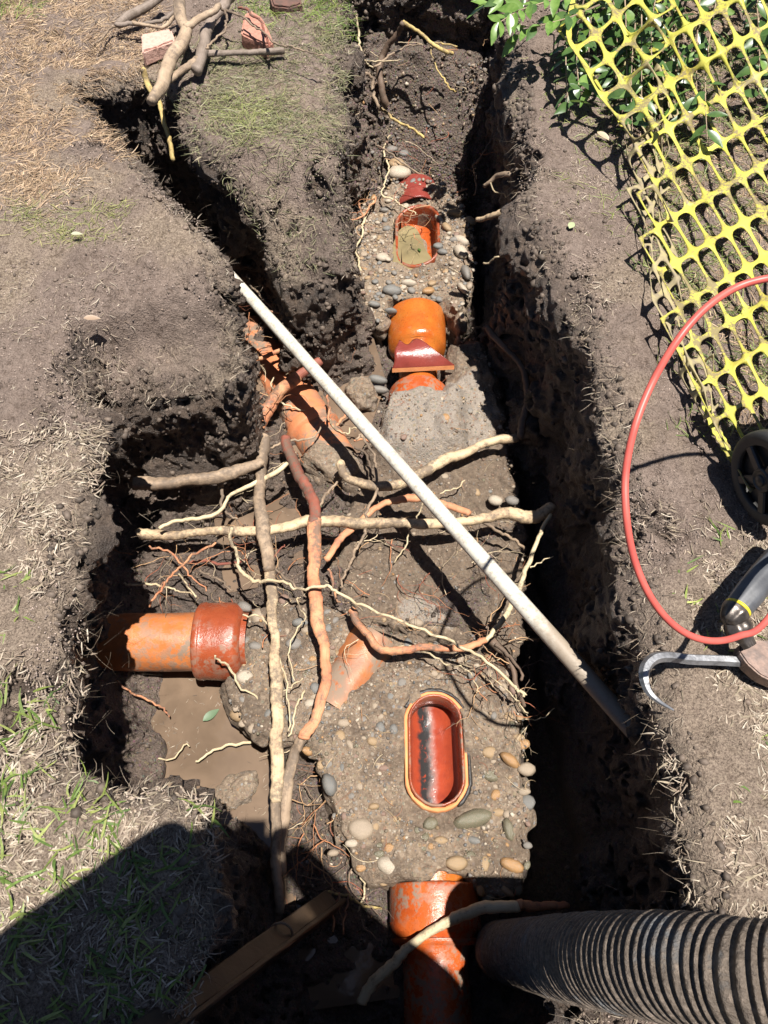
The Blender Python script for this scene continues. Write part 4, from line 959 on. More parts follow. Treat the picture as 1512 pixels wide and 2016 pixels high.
# ------------------------------------------------------------------ timber batten in the photographer's shade
pa = U(632, 1782, .06); pb = U(250, 2060, .69); ax = (pb - pa)
pa = pa - ax * .06; ax = pb + ax * .3 - pa
o = mesh_np('timber_batten', [(0, 0, 0)], [], None); bpy.data.objects.remove(o)
def box_along(name, a, d, wd, hd, mat, up=Vector((0, 0, 1)), bev=.003, cuts=20, rough=.0015):
    L_ = d.length; x = d.normalized(); y = up.cross(x).normalized(); z = x.cross(y)
    bm = bmesh.new(); rings = []
    for i in range(cuts + 1):
        ring = []
        for (u, v) in ((-1, -1), (1, -1), (1, 1), (-1, 1)):
            for (du, dv) in (((-1, 0), (0, -1)) if (u, v) in ((-1, -1), (1, 1)) else ((0, -1), (-1, 0))):
                uu = u * (wd / 2) + (-u * bev if du else 0); vv = v * (hd / 2) + (-v * bev if dv else 0)
                ring.append((uu, vv))
        ring = sorted(set(ring), key=lambda p: math.atan2(p[1] / hd, p[0] / wd))
        rings.append([bm.verts.new(x * (L_ * i / cuts) + y * (p[0] + rough * (RNG.random() - .5)) + z * (p[1] + rough * (RNG.random() - .5))) for p in ring])
    n = len(rings[0])
    for i in range(cuts):
        for k in range(n): bm.faces.new((rings[i][k], rings[i][(k + 1) % n], rings[i + 1][(k + 1) % n], rings[i + 1][k]))
    bm.faces.new(rings[0][::-1]); bm.faces.new(rings[-1]); bmesh.ops.recalc_face_normals(bm, faces=bm.faces[:])
    me = bpy.data.meshes.new(name); bm.to_mesh(me); bm.free(); me.materials.append(mat); o = bpy.data.objects.new(name, me); COL.objects.link(o); o.location = a; return o
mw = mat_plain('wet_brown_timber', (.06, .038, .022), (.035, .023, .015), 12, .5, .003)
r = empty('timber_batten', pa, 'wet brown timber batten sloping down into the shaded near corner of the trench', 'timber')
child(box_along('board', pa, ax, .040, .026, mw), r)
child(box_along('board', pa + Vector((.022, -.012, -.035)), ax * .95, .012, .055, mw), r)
tp = pa + ax * .26
rp = [tp + Vector((.026 * math.cos(t) * .9, .0, .0)) + Vector((0, .02, .022)) * math.sin(t) for t in [k * .4 for k in range(17)]]
child(tube('rope_tie', rp, [.0028] * 17, M['tan'], 8, .1, RNG), r)

# ------------------------------------------------------------------ pry bar with hooked end
ms = mat_plain('worn_steel', (.34, .345, .36), (.15, .15, .155), 35, .38, .0015, metal=.75)
bp = [U(1480, 1304, .675), U(1420, 1300, .675), U(1360, 1298, .678), U(1318, 1293, .684), U(1290, 1296, .688), U(1272, 1312, .69), U(1268, 1335, .69), U(1276, 1360, .685), U(1296, 1380, .68), U(1326, 1398, .668)]
C_ = catmull(bp, 60); c0 = C_[20].copy()
rr_ = [.0105] * 36 + [.0105 - .0088 * ((k - 36) / 24) ** 1.2 for k in range(36, 61)]
r = empty('pry_bar', c0, 'hexagonal steel bar with a pointed hook at the trench edge', 'pry bar')
child(tube('bar', C_, rr_, ms, 6, .0, RNG, smooth=False), r)
# hammer-like tool
mk = mat_plain('dark_oiled_steel', (.10, .085, .075), (.045, .036, .03), 40, .32, .0012, metal=.6)
mg = mat_plain('grey_rubber_grip', (.075, .078, .085), (.05, .052, .058), 30, .45, .0004)
my = mat_plain('yellow_stripe', (.62, .50, .02), (.55, .43, .02), 30, .5, 0)
ta = U(1448, 1203, .735); tb = U(1545, 1075, .74); td = (tb - ta)
r = empty('hand_tool', ta, 'heavy hand tool with a grey rubber grip, yellow stripe and dark steel head', 'tool')
child(lathe('grip', ta, td, soften([(.0, .016), (.0, .0225), (.012, .0238), (.05, .0265), (.10, .0255), (.16, .022), (.20, .024), (.22, .018), (.222, .0)], .006), mg), r)
child(lathe('stripe', ta, td, [(.003, .022), (.003, .0243), (.0085, .0249), (.0085, .022)], my, wobble=0), r)
child(lathe('ferrule', ta, -td, soften([(-.002, .0245), (.006, .0245), (.022, .018), (.03, .013), (.032, .0)], .003), mk), r)
tc = U(1452, 1238, .715)
child(lathe('knob', tc + Vector((-.012, .018, .01)), Vector((.45, -.8, -.25)), soften([(0, 0), (0, .013), (.010, .0225), (.026, .026), (.038, .020), (.046, .014), (.06, .012)], .005), mk), r)
hd = [(1462,1262),(1500,1258),(1560,1262),(1600,1300),(1600,1350),(1530,1342),(1500,1328),(1474,1305),(1458,1282)]
P_ = vp(hd, .705)
bm = bmesh.new(); c = sum(P_, Vector((0, 0))) / len(P_)
b_ = [bm.verts.new((p[0] - c.x, p[1] - c.y, -.035)) for p in P_]; t_ = [bm.verts.new((p[0] - c.x, p[1] - c.y, 0)) for p in P_]
bm.faces.new(b_[::-1]); bm.faces.new(t_)
for i in range(len(P_)): bm.faces.new((b_[i], b_[(i + 1) % len(P_)], t_[(i + 1) % len(P_)], t_[i]))
bmesh.ops.recalc_face_normals(bm, faces=bm.faces[:]); bmesh.ops.bevel(bm, geom=bm.edges[:], offset=.003, segments=2, affect='EDGES')
me = bpy.data.meshes.new('head'); bm.to_mesh(me); bm.free(); me.materials.append(mat_plain('rusty_steel', (.22, .15, .12), (.11, .085, .075), 45, .45, .001, metal=.4))
o = bpy.data.objects.new('head', me); COL.objects.link(o); o.location = (c.x, c.y, .70); child(o, r)

# ------------------------------------------------------------------ wheeled drum machine (only one wheel enters the picture)
mr = mat_plain('black_rubber', (.02, .02, .02), (.03, .028, .026), 50, .6, .001); mp_ = mat_plain('black_plastic', (.018, .018, .019), (.026, .025, .024), 20, .38, .0005)
wc = U(1514, 942, G + .100); wn = Vector((-.96, -.28, .0)).normalized()
r = empty('drain_machine', (wc.x + .25, wc.y, G), 'dark machine on spoked black wheels standing at the right edge of the lawn', 'machine')
def wheel(c):
    w0 = lathe('wheel', c - wn * .02, wn, soften([(0, .070), (0, .088), (.004, .097), (.012, .100), (.028, .100), (.036, .097), (.04, .088), (.038, .072), (.030, .071)], .003), mr, wobble=0); child(w0, r)
    h = lathe('hub', c - wn * .012, wn, soften([(0, .0), (0, .026), (.030, .026), (.034, .022), (.030, .018), (.030, .012), (.036, .011), (.038, 0)], .002), mp_, wobble=0); h.parent = w0; h.matrix_parent_inverse = w0.matrix_world.inverted()
    dsk = lathe('rim_disc', c + wn * .0, wn, [(0, .02), (.002, .072)], mp_, wobble=0); dsk.parent = w0
    d, a, b = frame_axis(wn)
    for k in range(5):
        t = k * 2 * math.pi / 5 + .3; u = a * math.cos(t) + b * math.sin(t)
        s = box_along('spoke', Vector((0, 0, 0)), u * .050, .020, .012, mp_, up=wn, cuts=2, rough=0); s.location = c + u * .022 + wn * .012; s.parent = w0
    return w0
wheel(wc); wheel(wc - wn * .34)
child(lathe('axle', wc - wn * .36, wn, [(0, 0), (0, .008), (.35, .008), (.35, 0)], mk, wobble=0), r)
child(lathe('drum', wc - wn * .30 + Vector((0, .0, .12)), wn, soften([(0, 0), (0, .15), (.02, .16), (.20, .16), (.22, .15), (.22, 0)]), mp_, wobble=0), r)
for sgn in (-.27, -.03):
    b0 = wc + wn * sgn
    child(tube('frame', catmull([b0 + Vector((0, 0, -.02)), b0 + Vector((.0, -.02, .12)), b0 + Vector((.02, .05, .26)), b0 + Vector((.05, .2, .36))], 24), [.011] * 25, mk, 10, 0, RNG), r)

# ------------------------------------------------------------------ stones
SM = [mat_stone('stone_grey', (.17, .165, .155), (.11, .105, .10)), mat_stone('stone_ochre', (.33, .22, .11), (.25, .16, .08)), mat_stone('stone_tan', (.33, .26, .19), (.24, .185, .13)),
      mat_stone('stone_red_brown', (.19, .105, .08), (.14, .08, .06)), mat_stone('stone_olive', (.125, .12, .075), (.08, .08, .05), .25), mat_stone('stone_blue_grey', (.13, .14, .145), (.09, .10, .10)),
      mat_stone('stone_pale', (.45, .39, .31), (.34, .28, .21)), mat_stone('stone_orange', (.36, .19, .06), (.28, .14, .05), .3)]
SHAPES = []
for k in range(6):
    bm = bmesh.new(); bmesh.ops.create_icosphere(bm, subdivisions=2, radius=1)
    rr = random.Random(k + 40); ax = Vector((1, .72 + .2 * rr.random(), .5 + .15 * rr.random()))
    for v in bm.verts:
        n = float(vnoise(v.co.x, v.co.y, v.co.z, 1.1, k + 50)); v.co = Vector((v.co.x * ax.x, v.co.y * ax.y, v.co.z * ax.z)) * (1 + .34 * n + .12 * float(vnoise(v.co.x, v.co.y, v.co.z, .6, k + 60)))
    SHAPES.append(bm)
PEB = {}
def pebble_mesh(k, mi):
    if (k, mi) not in PEB:
        me = bpy.data.meshes.new('pebble'); SHAPES[k].to_mesh(me); me.polygons.foreach_set('use_smooth', np.ones(len(me.polygons), bool)); me.materials.append(SM[mi]); PEB[k, mi] = me
    return PEB[k, mi]
def pebble(x, y, z, r, mi, parent=None, name='pebble', rz=None, sq=1.0, tilt=.25):
    o = bpy.data.objects.new(name, pebble_mesh(RNG.randrange(6), mi)); COL.objects.link(o)
    o.location = (x, y, z); o.rotation_euler = (tilt * (RNG.random() - .5), tilt * (RNG.random() - .5), RNG.random() * 6.28 if rz is None else rz); o.scale = (r, r * (sq), r)
    if parent: o.parent = parent; o.matrix_parent_inverse = Matrix.Translation(parent.location).inverted()
    return o
def in_poly(x, y, P):
    s = False; n = len(P)
    for i in range(n):
        a, b = P[i], P[(i + 1) % n]
        if (a[1] > y) != (b[1] > y) and x < a[0] + (y - a[1]) * (b[0] - a[0]) / (b[1] - a[1]): s = not s
    return s
def scatter_pebbles(n, P, hf, root, rmin, rmax, weights, avoid=[], dens=None, power=2.2, bury=.38):
    mn, mx = P.min(0), P.max(0); pl = []; tries = 0
    while len(pl) < n and tries < n * 60:
        tries += 1
        x = mn[0] + RNG.random() * (mx[0] - mn[0]); y = mn[1] + RNG.random() * (mx[1] - mn[1])
        if not in_poly(x, y, P): continue
        if dens and RNG.random() > dens(x, y): continue
        if any(f(x, y) for f in avoid): continue
        r = rmin + (rmax - rmin) * RNG.random() ** power
        if any((x - a) ** 2 + (y - b) ** 2 < ((r + c) * .8) ** 2 for a, b, c in pl): continue
        pl.append((x, y, r))
        mi = RNG.choices(range(8), weights(x, y) if callable(weights) else weights)[0]
        z = float(hf(np.array([x]), np.array([y]))[0])
        pebble(x, y, z + r * .6 * (RNG.random() - .5) - r * bury, r, mi, root)
    return pl
av_open = lambda x, y: abs(x - OPA[0]) < .105 and abs(y - OPA[1]) < .175
av_pipe = lambda x, y: abs(x - AX) < .09 and y < .19
jp = U(700, 1330, .06); av_j = lambda x, y: (x - jp.x) ** 2 + (y - jp.y) ** 2 < .075 ** 2
def wA(x, y):
    return [1.2, 3, 2, 1, 3, 1, .4, 3.0] if (x > .2 and y < .55) or y < .27 else [3, 1.2, 4, 1.5, .9, 2.2, .5, .5]
fixedA = [(925,1612,42,4,.55,-.25),(846,1622,17,4,1.1,0),(1001,1634,21,4,.6,1.3),(706,1630,26,2,.9,.2),(649,1546,24,5,.85,1.4),(868,1655,13,1,.8,0),(935,1655,19,5,.6,.3),(1000,1498,24,7,.7,.8),(960,1482,16,1,.8,0),(1018,1455,14,1,.8,0),
          (1005,1700,24,7,.7,.4),(893,1700,22,1,.7,0),(765,1705,24,6,.8,.3),(998,1755,17,1,.6,.6),(1030,1517,18,2,.8,0),(965,1525,20,4,.7,0),(735,1590,12,1,.8,0),(675,1425,13,2,.9,0),(733,1463,10,1,1,0),(690,1470,10,2,.8,1),(757,1512,12,3,.8,0),
          (655,1680,13,2,.8,0),(690,1660,13,6,.8,0),(980,1600,15,1,.8,0),(1030,1560,14,2,.8,0),(620,1372,14,2,.8,0),(505,1205,24,2,.9,1.2),(480,1190,14,0,.9,.6),(455,1275,16,6,.8,0),(475,1325,17,6,.9,0),(500,1265,14,0,.8,0),(447,1310,11,5,.8,0),(590,1225,18,5,.7,0),
          (545,1300,14,2,.8,0),(610,1240,16,2,.8,0),(575,1265,17,0,.8,0),(790,1275,12,0,.8,0),(640,1265,12,3,.8,0)]
plA = []
for (px, py, w_, mi, sq, rz) in fixedA:
    p = U(px, py, .05); z = float(hA(np.array([p.x]), np.array([p.y]))[0]); r_ = w_ * PXM(px, py, .06)
    pebble(p.x, p.y, z - r_ * .12, r_, mi, slabA, 'pebble', -rz, sq, .1); plA.append((p.x, p.y, r_))
av_f = lambda x, y: any((x - a) ** 2 + (y - b) ** 2 < (c * 1.05) ** 2 for a, b, c in plA)
scatter_pebbles(255, PA, hA, slabA, .0055, .019, wA, [av_open, av_pipe, av_j, av_f], None, 1.7)
scatter_pebbles(90, PB, hB, slabB, .006, .015, [3, 1, 4, 2, .5, 2, 2, .6], [lambda x, y: abs(x - AX) < .11 and y > 1.55], None, 3)
fixedC = [(783,357,22,6,.95,0),(750,508,13,6,.9,0),(908,480,15,6,.8,.5),(906,508,17,6,.8,.8),(892,480,12,0,.9,0),(915,545,21,0,.55,1.4),(908,577,15,6,.5,1),(772,571,17,5,.9,0),(805,554,14,6,.65,0),(841,572,13,7,.7,-.3),(866,440,14,6,.5,1),(878,455,13,1,.7,1),(895,428,14,1,.8,0),
          (925,445,12,1,.9,0),(702,375,16,4,.9,0),(697,545,11,2,.6,1.3),(693,482,12,6,.7,0),(860,492,10,5,.8,0),(755,404,10,0,.6,0),(715,448,9,2,.8,0),(870,505,11,5,.8,.5),(735,600,12,5,.7,.2),(768,610,14,5,.6,.2)]
plC = []
for (px, py, w_, mi, sq, rz) in fixedC:
    p = U(px, py, .07); z = max(float(hC(np.array([p.x]), np.array([p.y]))[0]), .03); r_ = w_ * PXM(px, py, .06)
    pebble(p.x, p.y, z + r_ * .25, r_, mi, slabC, 'pebble', -rz, sq, .1); plC.append((p.x, p.y, r_))
av_oc = lambda x, y: (abs(x - OPC[0]) < .10 and abs(y - OPC[1]) < .18) or psdf(np.array([x]), np.array([y]), UL([(770,440),(800,430),(860,440),(860,530),(765,528)], .05))[0] < .005
av_fc = lambda x, y: any((x - a) ** 2 + (y - b) ** 2 < (c * 1.0) ** 2 for a, b, c in plC)
scatter_pebbles(270, PC, hC, slabC, .006, .017, [3, 2, 4, 1.5, .6, 2.5, 3.5, .8], [av_oc, lambda x, y: abs(x - AX) < .115 and y < 2.06, av_fc], None, 1.8, 0.0)
def stone(px, py, z, w_, mi, sq, rz, label, hr=1.0):
    p = U(px, py, z); r_ = w_ * PXM(px, py, z); o = pebble(p.x, p.y, z, r_, mi, None, 'stone', -rz, sq, .1); o.scale.z *= hr; return tag(o, label, 'stone')
stone(502, 1418, .0, 33, 0, .95, .9, 'largest grey angular stone standing at the edge of the side puddle', 1.1)
stone(471, 1409, -.02, 22, 1, .8, .3, 'yellowish stone leaning against the largest grey stone by the puddle')
stone(741, 747, .0, 19, 5, .6, .2, 'blue grey stone on mud left of the orange collar')
stone(745, 767, -.01, 17, 0, .6, .1, 'duller grey stone just under the blue grey one')
def lump(px, py, z, sx, sy, sz, rz, label):
    bm = bmesh.new(); bmesh.ops.create_icosphere(bm, subdivisions=5, radius=1)
    for v in bm.verts:
        c = v.co.copy(); n = 1 + .28 * float(vnoise(c.x, c.y, c.z, .9, px)) + .14 * float(vnoise(c.x, c.y, c.z, .35, px + 1)) + .06 * float(vnoise(c.x, c.y, c.z, .13, px + 2))
        v.co = Vector((c.x * sx, c.y * sy, c.z * sz)) * n; v.co.rotate(Quaternion((0, 0, 1), rz))
    me = bpy.data.meshes.new('cement_lump'); bm.to_mesh(me); bm.free(); me.polygons.foreach_set('use_smooth', np.ones(len(me.polygons), bool)); me.materials.append(M['concrete'])
    a_ = me.color_attributes.new('Col', 'FLOAT_COLOR', 'POINT'); a_.data.foreach_set('color', np.tile(np.array([.25, .35, .2, 1], np.float32), len(me.vertices)))
    o = bpy.data.objects.new('cement_lump', me); COL.objects.link(o); o.location = U(px, py, z); return tag(o, label, 'cement lump')
lump(712, 782, -.02, .055, .062, .06, .4, 'big rough pale cement lump behind the white pole')
lump(652, 918, .0, .090, .060, .060, -.3, 'grey brown cement lump at the foot of the buried pipe')
lump(470, 1555, -.125, .06, .045, .035, .5, 'low muddy cement lump at the near end of the side puddle')
stone(771, 294, .14, 12, 0, .95, 0, 'round grey stone highest above the pale stone')
stone(793, 302, .13, 10, 5, .9, 0, 'small round blue grey stone beside the round grey stone')
stone(777, 322, .11, 16, 1, .95, 0, 'brown yellow stone touching the pale stone from above')
stone(705, 378, .05, 17, 4, .9, 0, 'dark olive stone at the foot of the turf wedge near the gravel')
stone(886, 850, .055, 17, 3, .7, -1.2, 'red brown lump of rust on the pale concrete patch', .5)
stone(930, 870, .0, 12, 2, .9, 0, 'small tan stone on mud right of the curved root')
stone(975, 985, .04, 14, 6, .9, 0, 'pale round stone between the two level roots')
stone(1008, 985, .05, 13, 0, .9, 0, 'round grey stone near the right tip of the level root')
stone(820, 1225, .05, 13, 2, .9, 0, 'brown pebble below the clean cement spot')
stone(480, 1195, .06, 17, 0, .8, .5, 'lilac grey stone right above the red brown pipe collar')

def joined_stones(name, pts, kind='stuff', cols=None, smooth=True):
    """thousands of gravel grains in one piece of stuff; pts rows: x y z r"""
    ico = bmesh.new(); bmesh.ops.create_icosphere(ico, subdivisions=1, radius=1); v = np.array([w_.co[:] for w_ in ico.verts]); f = np.array([[q.index for q in t.verts] for t in ico.faces]); ico.free()
    n = len(pts); rg = np.random.default_rng(n); pts = np.asarray(pts)
    sc = rg.uniform(.65, 1.25, (n, 1, 3)) * pts[:, None, 3:4]; V = v[None] * (1 + rg.uniform(-.38, .32, (n, len(v), 1))) * sc
    th = rg.uniform(0, 6.28, n); c, s_ = np.cos(th), np.sin(th)
    X = V[..., 0] * c[:, None] - V[..., 1] * s_[:, None]; Y = V[..., 0] * s_[:, None] + V[..., 1] * c[:, None]; V = np.stack([X, Y, V[..., 2]], -1) + pts[:, None, :3]
    F = (f[None] + np.arange(n)[:, None, None] * len(v)).reshape(-1, 3)
    C = np.repeat(cols, len(v), 0)
    return mesh_np(name, V.reshape(-1, 3), F, M['grain'] if 'grain' in M else None, cols=C, kind=kind, smooth=smooth)
M['grain'] = mat_vcol('grit', .7, 0, .35)
rg = np.random.default_rng(3)
pal = np.array([(.13,.125,.12),(.25,.17,.09),(.26,.2,.145),(.15,.085,.06),(.09,.09,.055),(.10,.11,.115),(.38,.33,.26),(.30,.16,.06)])
def grains_on(P, hf, n, rmin, rmax, wts, avoid=None):
    mn, mx = P.min(0), P.max(0); x = rg.uniform(mn[0], mx[0], n); y = rg.uniform(mn[1], mx[1], n); k = psdf(x, y, P) < -.004
    if avoid is not None: k &= ~avoid(x, y)
    k &= vnoise(x, y, 0, .07, 103) + .5 * vnoise(x, y, 0, .025, 104) > rg.uniform(-.75, .55, n); x, y = x[k], y[k]; r = rmin + (rmax - rmin) * rg.random(len(x)) ** 2.5; z = hf(x, y) + r * .1
    w_ = np.array(wts, float); mx_ = rg.uniform(.15, .75, (len(x), 1)); c = (pal[rg.choice(8, len(x), p=w_ / w_.sum())] * (1 - mx_) + np.array([(.165, .125, .092)]) * mx_) * rg.uniform(.75, 1.2, (len(x), 1))
    return np.stack([x, y, z, r], 1), c
vA = lambda x, y: ((np.abs(x - OPA[0]) < .093) & (np.abs(y - OPA[1]) < .165)) | ((np.abs(x - AX) < .078) & (y < .18))
a1 = grains_on(PA, hA, 7500, .0018, .0060, [3, 1.5, 4, 1.5, 1, 2, 2, 1], vA)
vC = lambda x, y: ((np.abs(x - OPC[0]) < .09) & (np.abs(y - OPC[1]) < .17)) | ((np.abs(x - AX) < .11) & (y < 2.06)) | (psdf(x, y, UL([(778,440),(800,430),(860,440),(856,526),(772,524)], .05)) < .004)
a2 = grains_on(PC, hC, 5200, .002, .0075, [3, 2, 4, 1.5, .6, 2.5, 3, .8], vC)
a3 = grains_on(PB, hB, 5500, .0016, .0055, [3, 1, 4, 2, .5, 2, 1.5, .6], lambda x, y: (np.abs(x - AX) < .10) & (y > 1.57))
fh = lambda x, y: bil(FH, x, y)
P4 = UL([(690,100),(940,100),(940,420),(700,420)], .2)
a4 = grains_on(np.array([(-.12, 2.45), (.42, 2.45), (.42, 3.1), (-.12, 3.1)]), fh, 3600, .002, .009, [3, 1.5, 3, 1.5, 1, 2, .8, .8])
P5 = UL([(560,1500),(650,1500),(760,1720),(790,1860),(640,1860),(560,1700)], -.05)
a5 = grains_on(P5, fh, 700, .002, .005, [3, 1, 4, 2, .5, 1, .6, .3])
P6 = UL([(590,1050),(1035,1050),(1035,1290),(700,1260),(560,1180)], 0); a6 = grains_on(P6, fh, 900, .002, .006, [3, 1, 4, 2, .5, 1, .6, .3])
joined_stones('gravel', np.concatenate([a[0] for a in (a1, a2, a3, a4, a5, a6)]), 'stuff', np.concatenate([a[1] for a in (a1, a2, a3, a4, a5, a6)]))

# ------------------------------------------------------------------ soil crumbs on lawn, walls and floor
def gh(x, y): return bil(GH, x, y)
def crumbs():
    n = 26000; x = rg.uniform(-1.5, 1.5, n); y = rg.uniform(-.45, 3.0, n); d = bil(D2, x, y)
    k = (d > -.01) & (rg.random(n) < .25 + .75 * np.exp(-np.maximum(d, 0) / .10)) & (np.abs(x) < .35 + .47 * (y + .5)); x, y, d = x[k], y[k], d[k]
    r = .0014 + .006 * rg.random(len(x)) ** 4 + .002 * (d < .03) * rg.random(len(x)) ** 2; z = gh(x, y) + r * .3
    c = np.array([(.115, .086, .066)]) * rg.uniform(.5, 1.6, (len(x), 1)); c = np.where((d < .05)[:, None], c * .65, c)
    xf = rg.uniform(-.75, .45, 9000); yf = rg.uniform(0, 2.6, 9000); df = bil(D2, xf, yf); hf_ = bil(FH, xf, yf); k = (df < -.03) & (hf_ > -.1); xf, yf, hf_ = xf[k], yf[k], hf_[k]
    rf = .002 + .008 * rg.random(len(xf)) ** 3
    X = np.concatenate([x, xf]); Y = np.concatenate([y, yf]); Z = np.concatenate([z, hf_ + rf * .2]); R = np.concatenate([r, rf])
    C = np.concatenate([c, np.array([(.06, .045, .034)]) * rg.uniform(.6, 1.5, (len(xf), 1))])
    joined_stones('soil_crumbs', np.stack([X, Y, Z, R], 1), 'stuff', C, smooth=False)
crumbs()
def grit():
    v = np.array([(1,0,0),(-1,0,0),(0,1,0),(0,-1,0),(0,0,1),(0,0,-1)], float); f = np.array([(0,2,4),(2,1,4),(1,3,4),(3,0,4),(2,0,5),(1,2,5),(3,1,5),(0,3,5)])
    n = 110000; y = rg.uniform(-.2, 3.0, n); x = rg.uniform(-1, 1, n) * (.45 + .36 * (y + .2)); d = bil(D2, x, y); k = (d > 0) & (vnoise(x, y, 0, .12, 95) + .6 * vnoise(x, y, 0, .04, 96) > rg.uniform(-.9, .9, n)); x, y = x[k], y[k]; n = len(x)
    r = rg.uniform(.0009, .0026, n) * (1 + .12 * y); sc = r[:, None, None] * rg.uniform(.5, 1.5, (n, 6, 1)); V = v[None] * sc; th = rg.uniform(0, 6.28, n); c, q = np.cos(th), np.sin(th)
    V = np.stack([V[..., 0] * c[:, None] - V[..., 1] * q[:, None], V[..., 0] * q[:, None] + V[..., 1] * c[:, None], V[..., 2] * .8], -1) + np.stack([x, y, gh(x, y) + r * .3], 1)[:, None]
    C = np.array([(.22, .172, .144)]) * rg.uniform(.4, 1.7, (n, 1)); mesh_np('soil_grit', V.reshape(-1, 3), (f[None] + np.arange(n)[:, None, None] * 6).reshape(-1, 3), M['grain'], cols=np.repeat(C, 6, 0), kind='stuff', smooth=False)
grit()
def clods():
    W1 = WALLV[(WALLV[:, 1] > .85) & (WALLV[:, 0] < .15) | (WALLV[:, 1] > 2.7)]; a = np.concatenate([WALLV[rg.integers(0, len(WALLV), 3500)], W1[rg.integers(0, len(W1), 10500)]]); b = RIMV[rg.integers(0, len(RIMV), 4000)]; p = np.concatenate([a, b]); k = p[:, 1] > -.3; p = p[k]
    q = vnoise(p[:, 0], p[:, 1], p[:, 2], .05, 99); r = (.0020 + .0080 * rg.random(len(p)) ** 2.6) * (1 + .4 * q); C = np.array([(.088, .067, .052)]) * rg.uniform(.55, 1.5, (len(p), 1))
    joined_stones('soil_clods', np.stack([p[:, 0], p[:, 1], p[:, 2], r], 1), 'stuff', C, smooth=False)
clods()

# ------------------------------------------------------------------ grass, dead grass, root hairs
def blades(name, x, y, z, th, ln, wd, rise, bend, col, mat, seg=3, roll=None, kind='stuff', label=None):
    n = len(x); K = seg + 1; t = np.linspace(0, 1, K)[None, :]
    th2 = th[:, None] + bend[:, None] * t
    dx = np.cos(th2); dy = np.sin(th2); st = ln[:, None] / seg
    cx_ = x[:, None] + np.cumsum(np.concatenate([np.zeros((n, 1)), dx[:, 1:] * st * np.cos(rise)[:, None]], 1), 1)
    cy_ = y[:, None] + np.cumsum(np.concatenate([np.zeros((n, 1)), dy[:, 1:] * st * np.cos(rise)[:, None]], 1), 1)
    cz_ = z[:, None] + ln[:, None] * np.sin(rise)[:, None] * (t - .55 * t ** 2)
    w_ = wd[:, None] * (1 - t ** 1.6 * .92) * (.55 + .9 * np.minimum(t * 3, 1) * .5)
    rl = roll if roll is not None else rg.uniform(-.7, .7, n)
    nx, ny = -dy, dx
    L_ = np.stack([cx_ + nx * w_ * np.cos(rl)[:, None], cy_ + ny * w_ * np.cos(rl)[:, None], cz_ + w_ * np.sin(rl)[:, None]], -1)
    R__ = np.stack([cx_ - nx * w_ * np.cos(rl)[:, None], cy_ - ny * w_ * np.cos(rl)[:, None], cz_ - w_ * np.sin(rl)[:, None]], -1)
    V = np.stack([L_, R__], 2).reshape(-1, 3)
    b = (np.arange(n) * K * 2)[:, None] + (np.arange(seg) * 2)[None, :]
    F = np.stack([b, b + 1, b + 3, b + 2], -1).reshape(-1, 4)
    C = np.repeat(col, K * 2, 0)
    o = mesh_np(name, V, F, mat, cols=C, kind=kind)
    if label: o['label'] = label
    return o
M['dry'] = mat_vcol('dry_grass_blades', .75, .2, .25); M['green'] = mat_vcol('grass_blades', .5, .3, .4); M['hair'] = mat_vcol('root_hair', .7, 0, .2)
def sample(polys):
    """polys: list of (px polygon, density per m2, soft) -> x, y"""
    XS = []; YS = []
    for P, den in polys:
        W = UL(P, G); mn, mx = W.min(0), W.max(0); n = int(den * (mx[0] - mn[0]) * (mx[1] - mn[1])); x = rg.uniform(mn[0], mx[0], n); y = rg.uniform(mn[1], mx[1], n)
        k = (psdf(x, y, W) < rg.normal(0, .035, n)) & (bil(D2, x, y) > -.012); XS.append(x[k]); YS.append(y[k])
    return np.concatenate(XS), np.concatenate(YS)
def patchy(x, y, s, thr, o):
    v = vnoise(x, y, 0, s, o) + .5 * vnoise(x, y, 0, s * .35, o + 1); return rg.random(len(x)) < sstep(thr - .35, thr + .35, v)
straw = np.array([(.32,.255,.195),(.38,.315,.245),(.23,.18,.135),(.44,.38,.30),(.18,.135,.10),(.29,.24,.17)])
def dry(name, polys, lmin, lmax, wmin, wmax, patch, o, rise=.25, pal_=straw, lift=.0):
    x, y = sample(polys)
    if patch is not None: k = patchy(x, y, .16, patch, o); x, y = x[k], y[k]
    n = len(x); L_ = rg.uniform(lmin, lmax, n)
    c = pal_[rg.integers(0, len(pal_), n)] * rg.uniform(.7, 1.2, (n, 1))
    th = 4.5 * vnoise(x, y, 0, .11, o + 3) + rg.normal(0, .75, n)
    blades(name, x, y, gh(x, y) + .001 + lift * rg.random(n), th, L_, rg.uniform(wmin, wmax, n), rg.normal(.04, rise * .7, n), rg.normal(0, .5, n), c, M['dry'])
LL = [(-120,820),(140,860),(190,830),(110,1200),(110,1530),(400,1570),(410,1760),(380,1960),(300,2150),(-200,2150)]
LM = [(-80,300),(180,200),(430,500),(460,640),(180,760),(190,880),(-80,860)]
TL = [(-80,-60),(330,-60),(330,120),(160,170),(240,290),(60,430),(-80,360)]
WD = [(330,140),(400,60),(430,-60),(690,-60),(668,250),(690,350),(640,400),(545,405),(380,272)]
RT = [(1000,80),(1130,60),(1260,330),(1400,820),(1230,900),(1160,700),(1040,420),(1025,200)]
RR = [(1130,-40),(1600,-40),(1600,900),(1400,830),(1260,400)]
RB = [(1230,880),(1500,830),(1600,1000),(1600,1850),(1400,1820),(1350,1600),(1290,1350),(1250,1150)]
BR = [(1300,1180),(1520,1020),(1620,1000),(1620,1840),(1385,1800),(1345,1560),(1300,1400)]
dry('dead_grass', [(LL, 38000), (BR, 30000)], .010, .031, .0009, .0022, -.5, 60, .24)
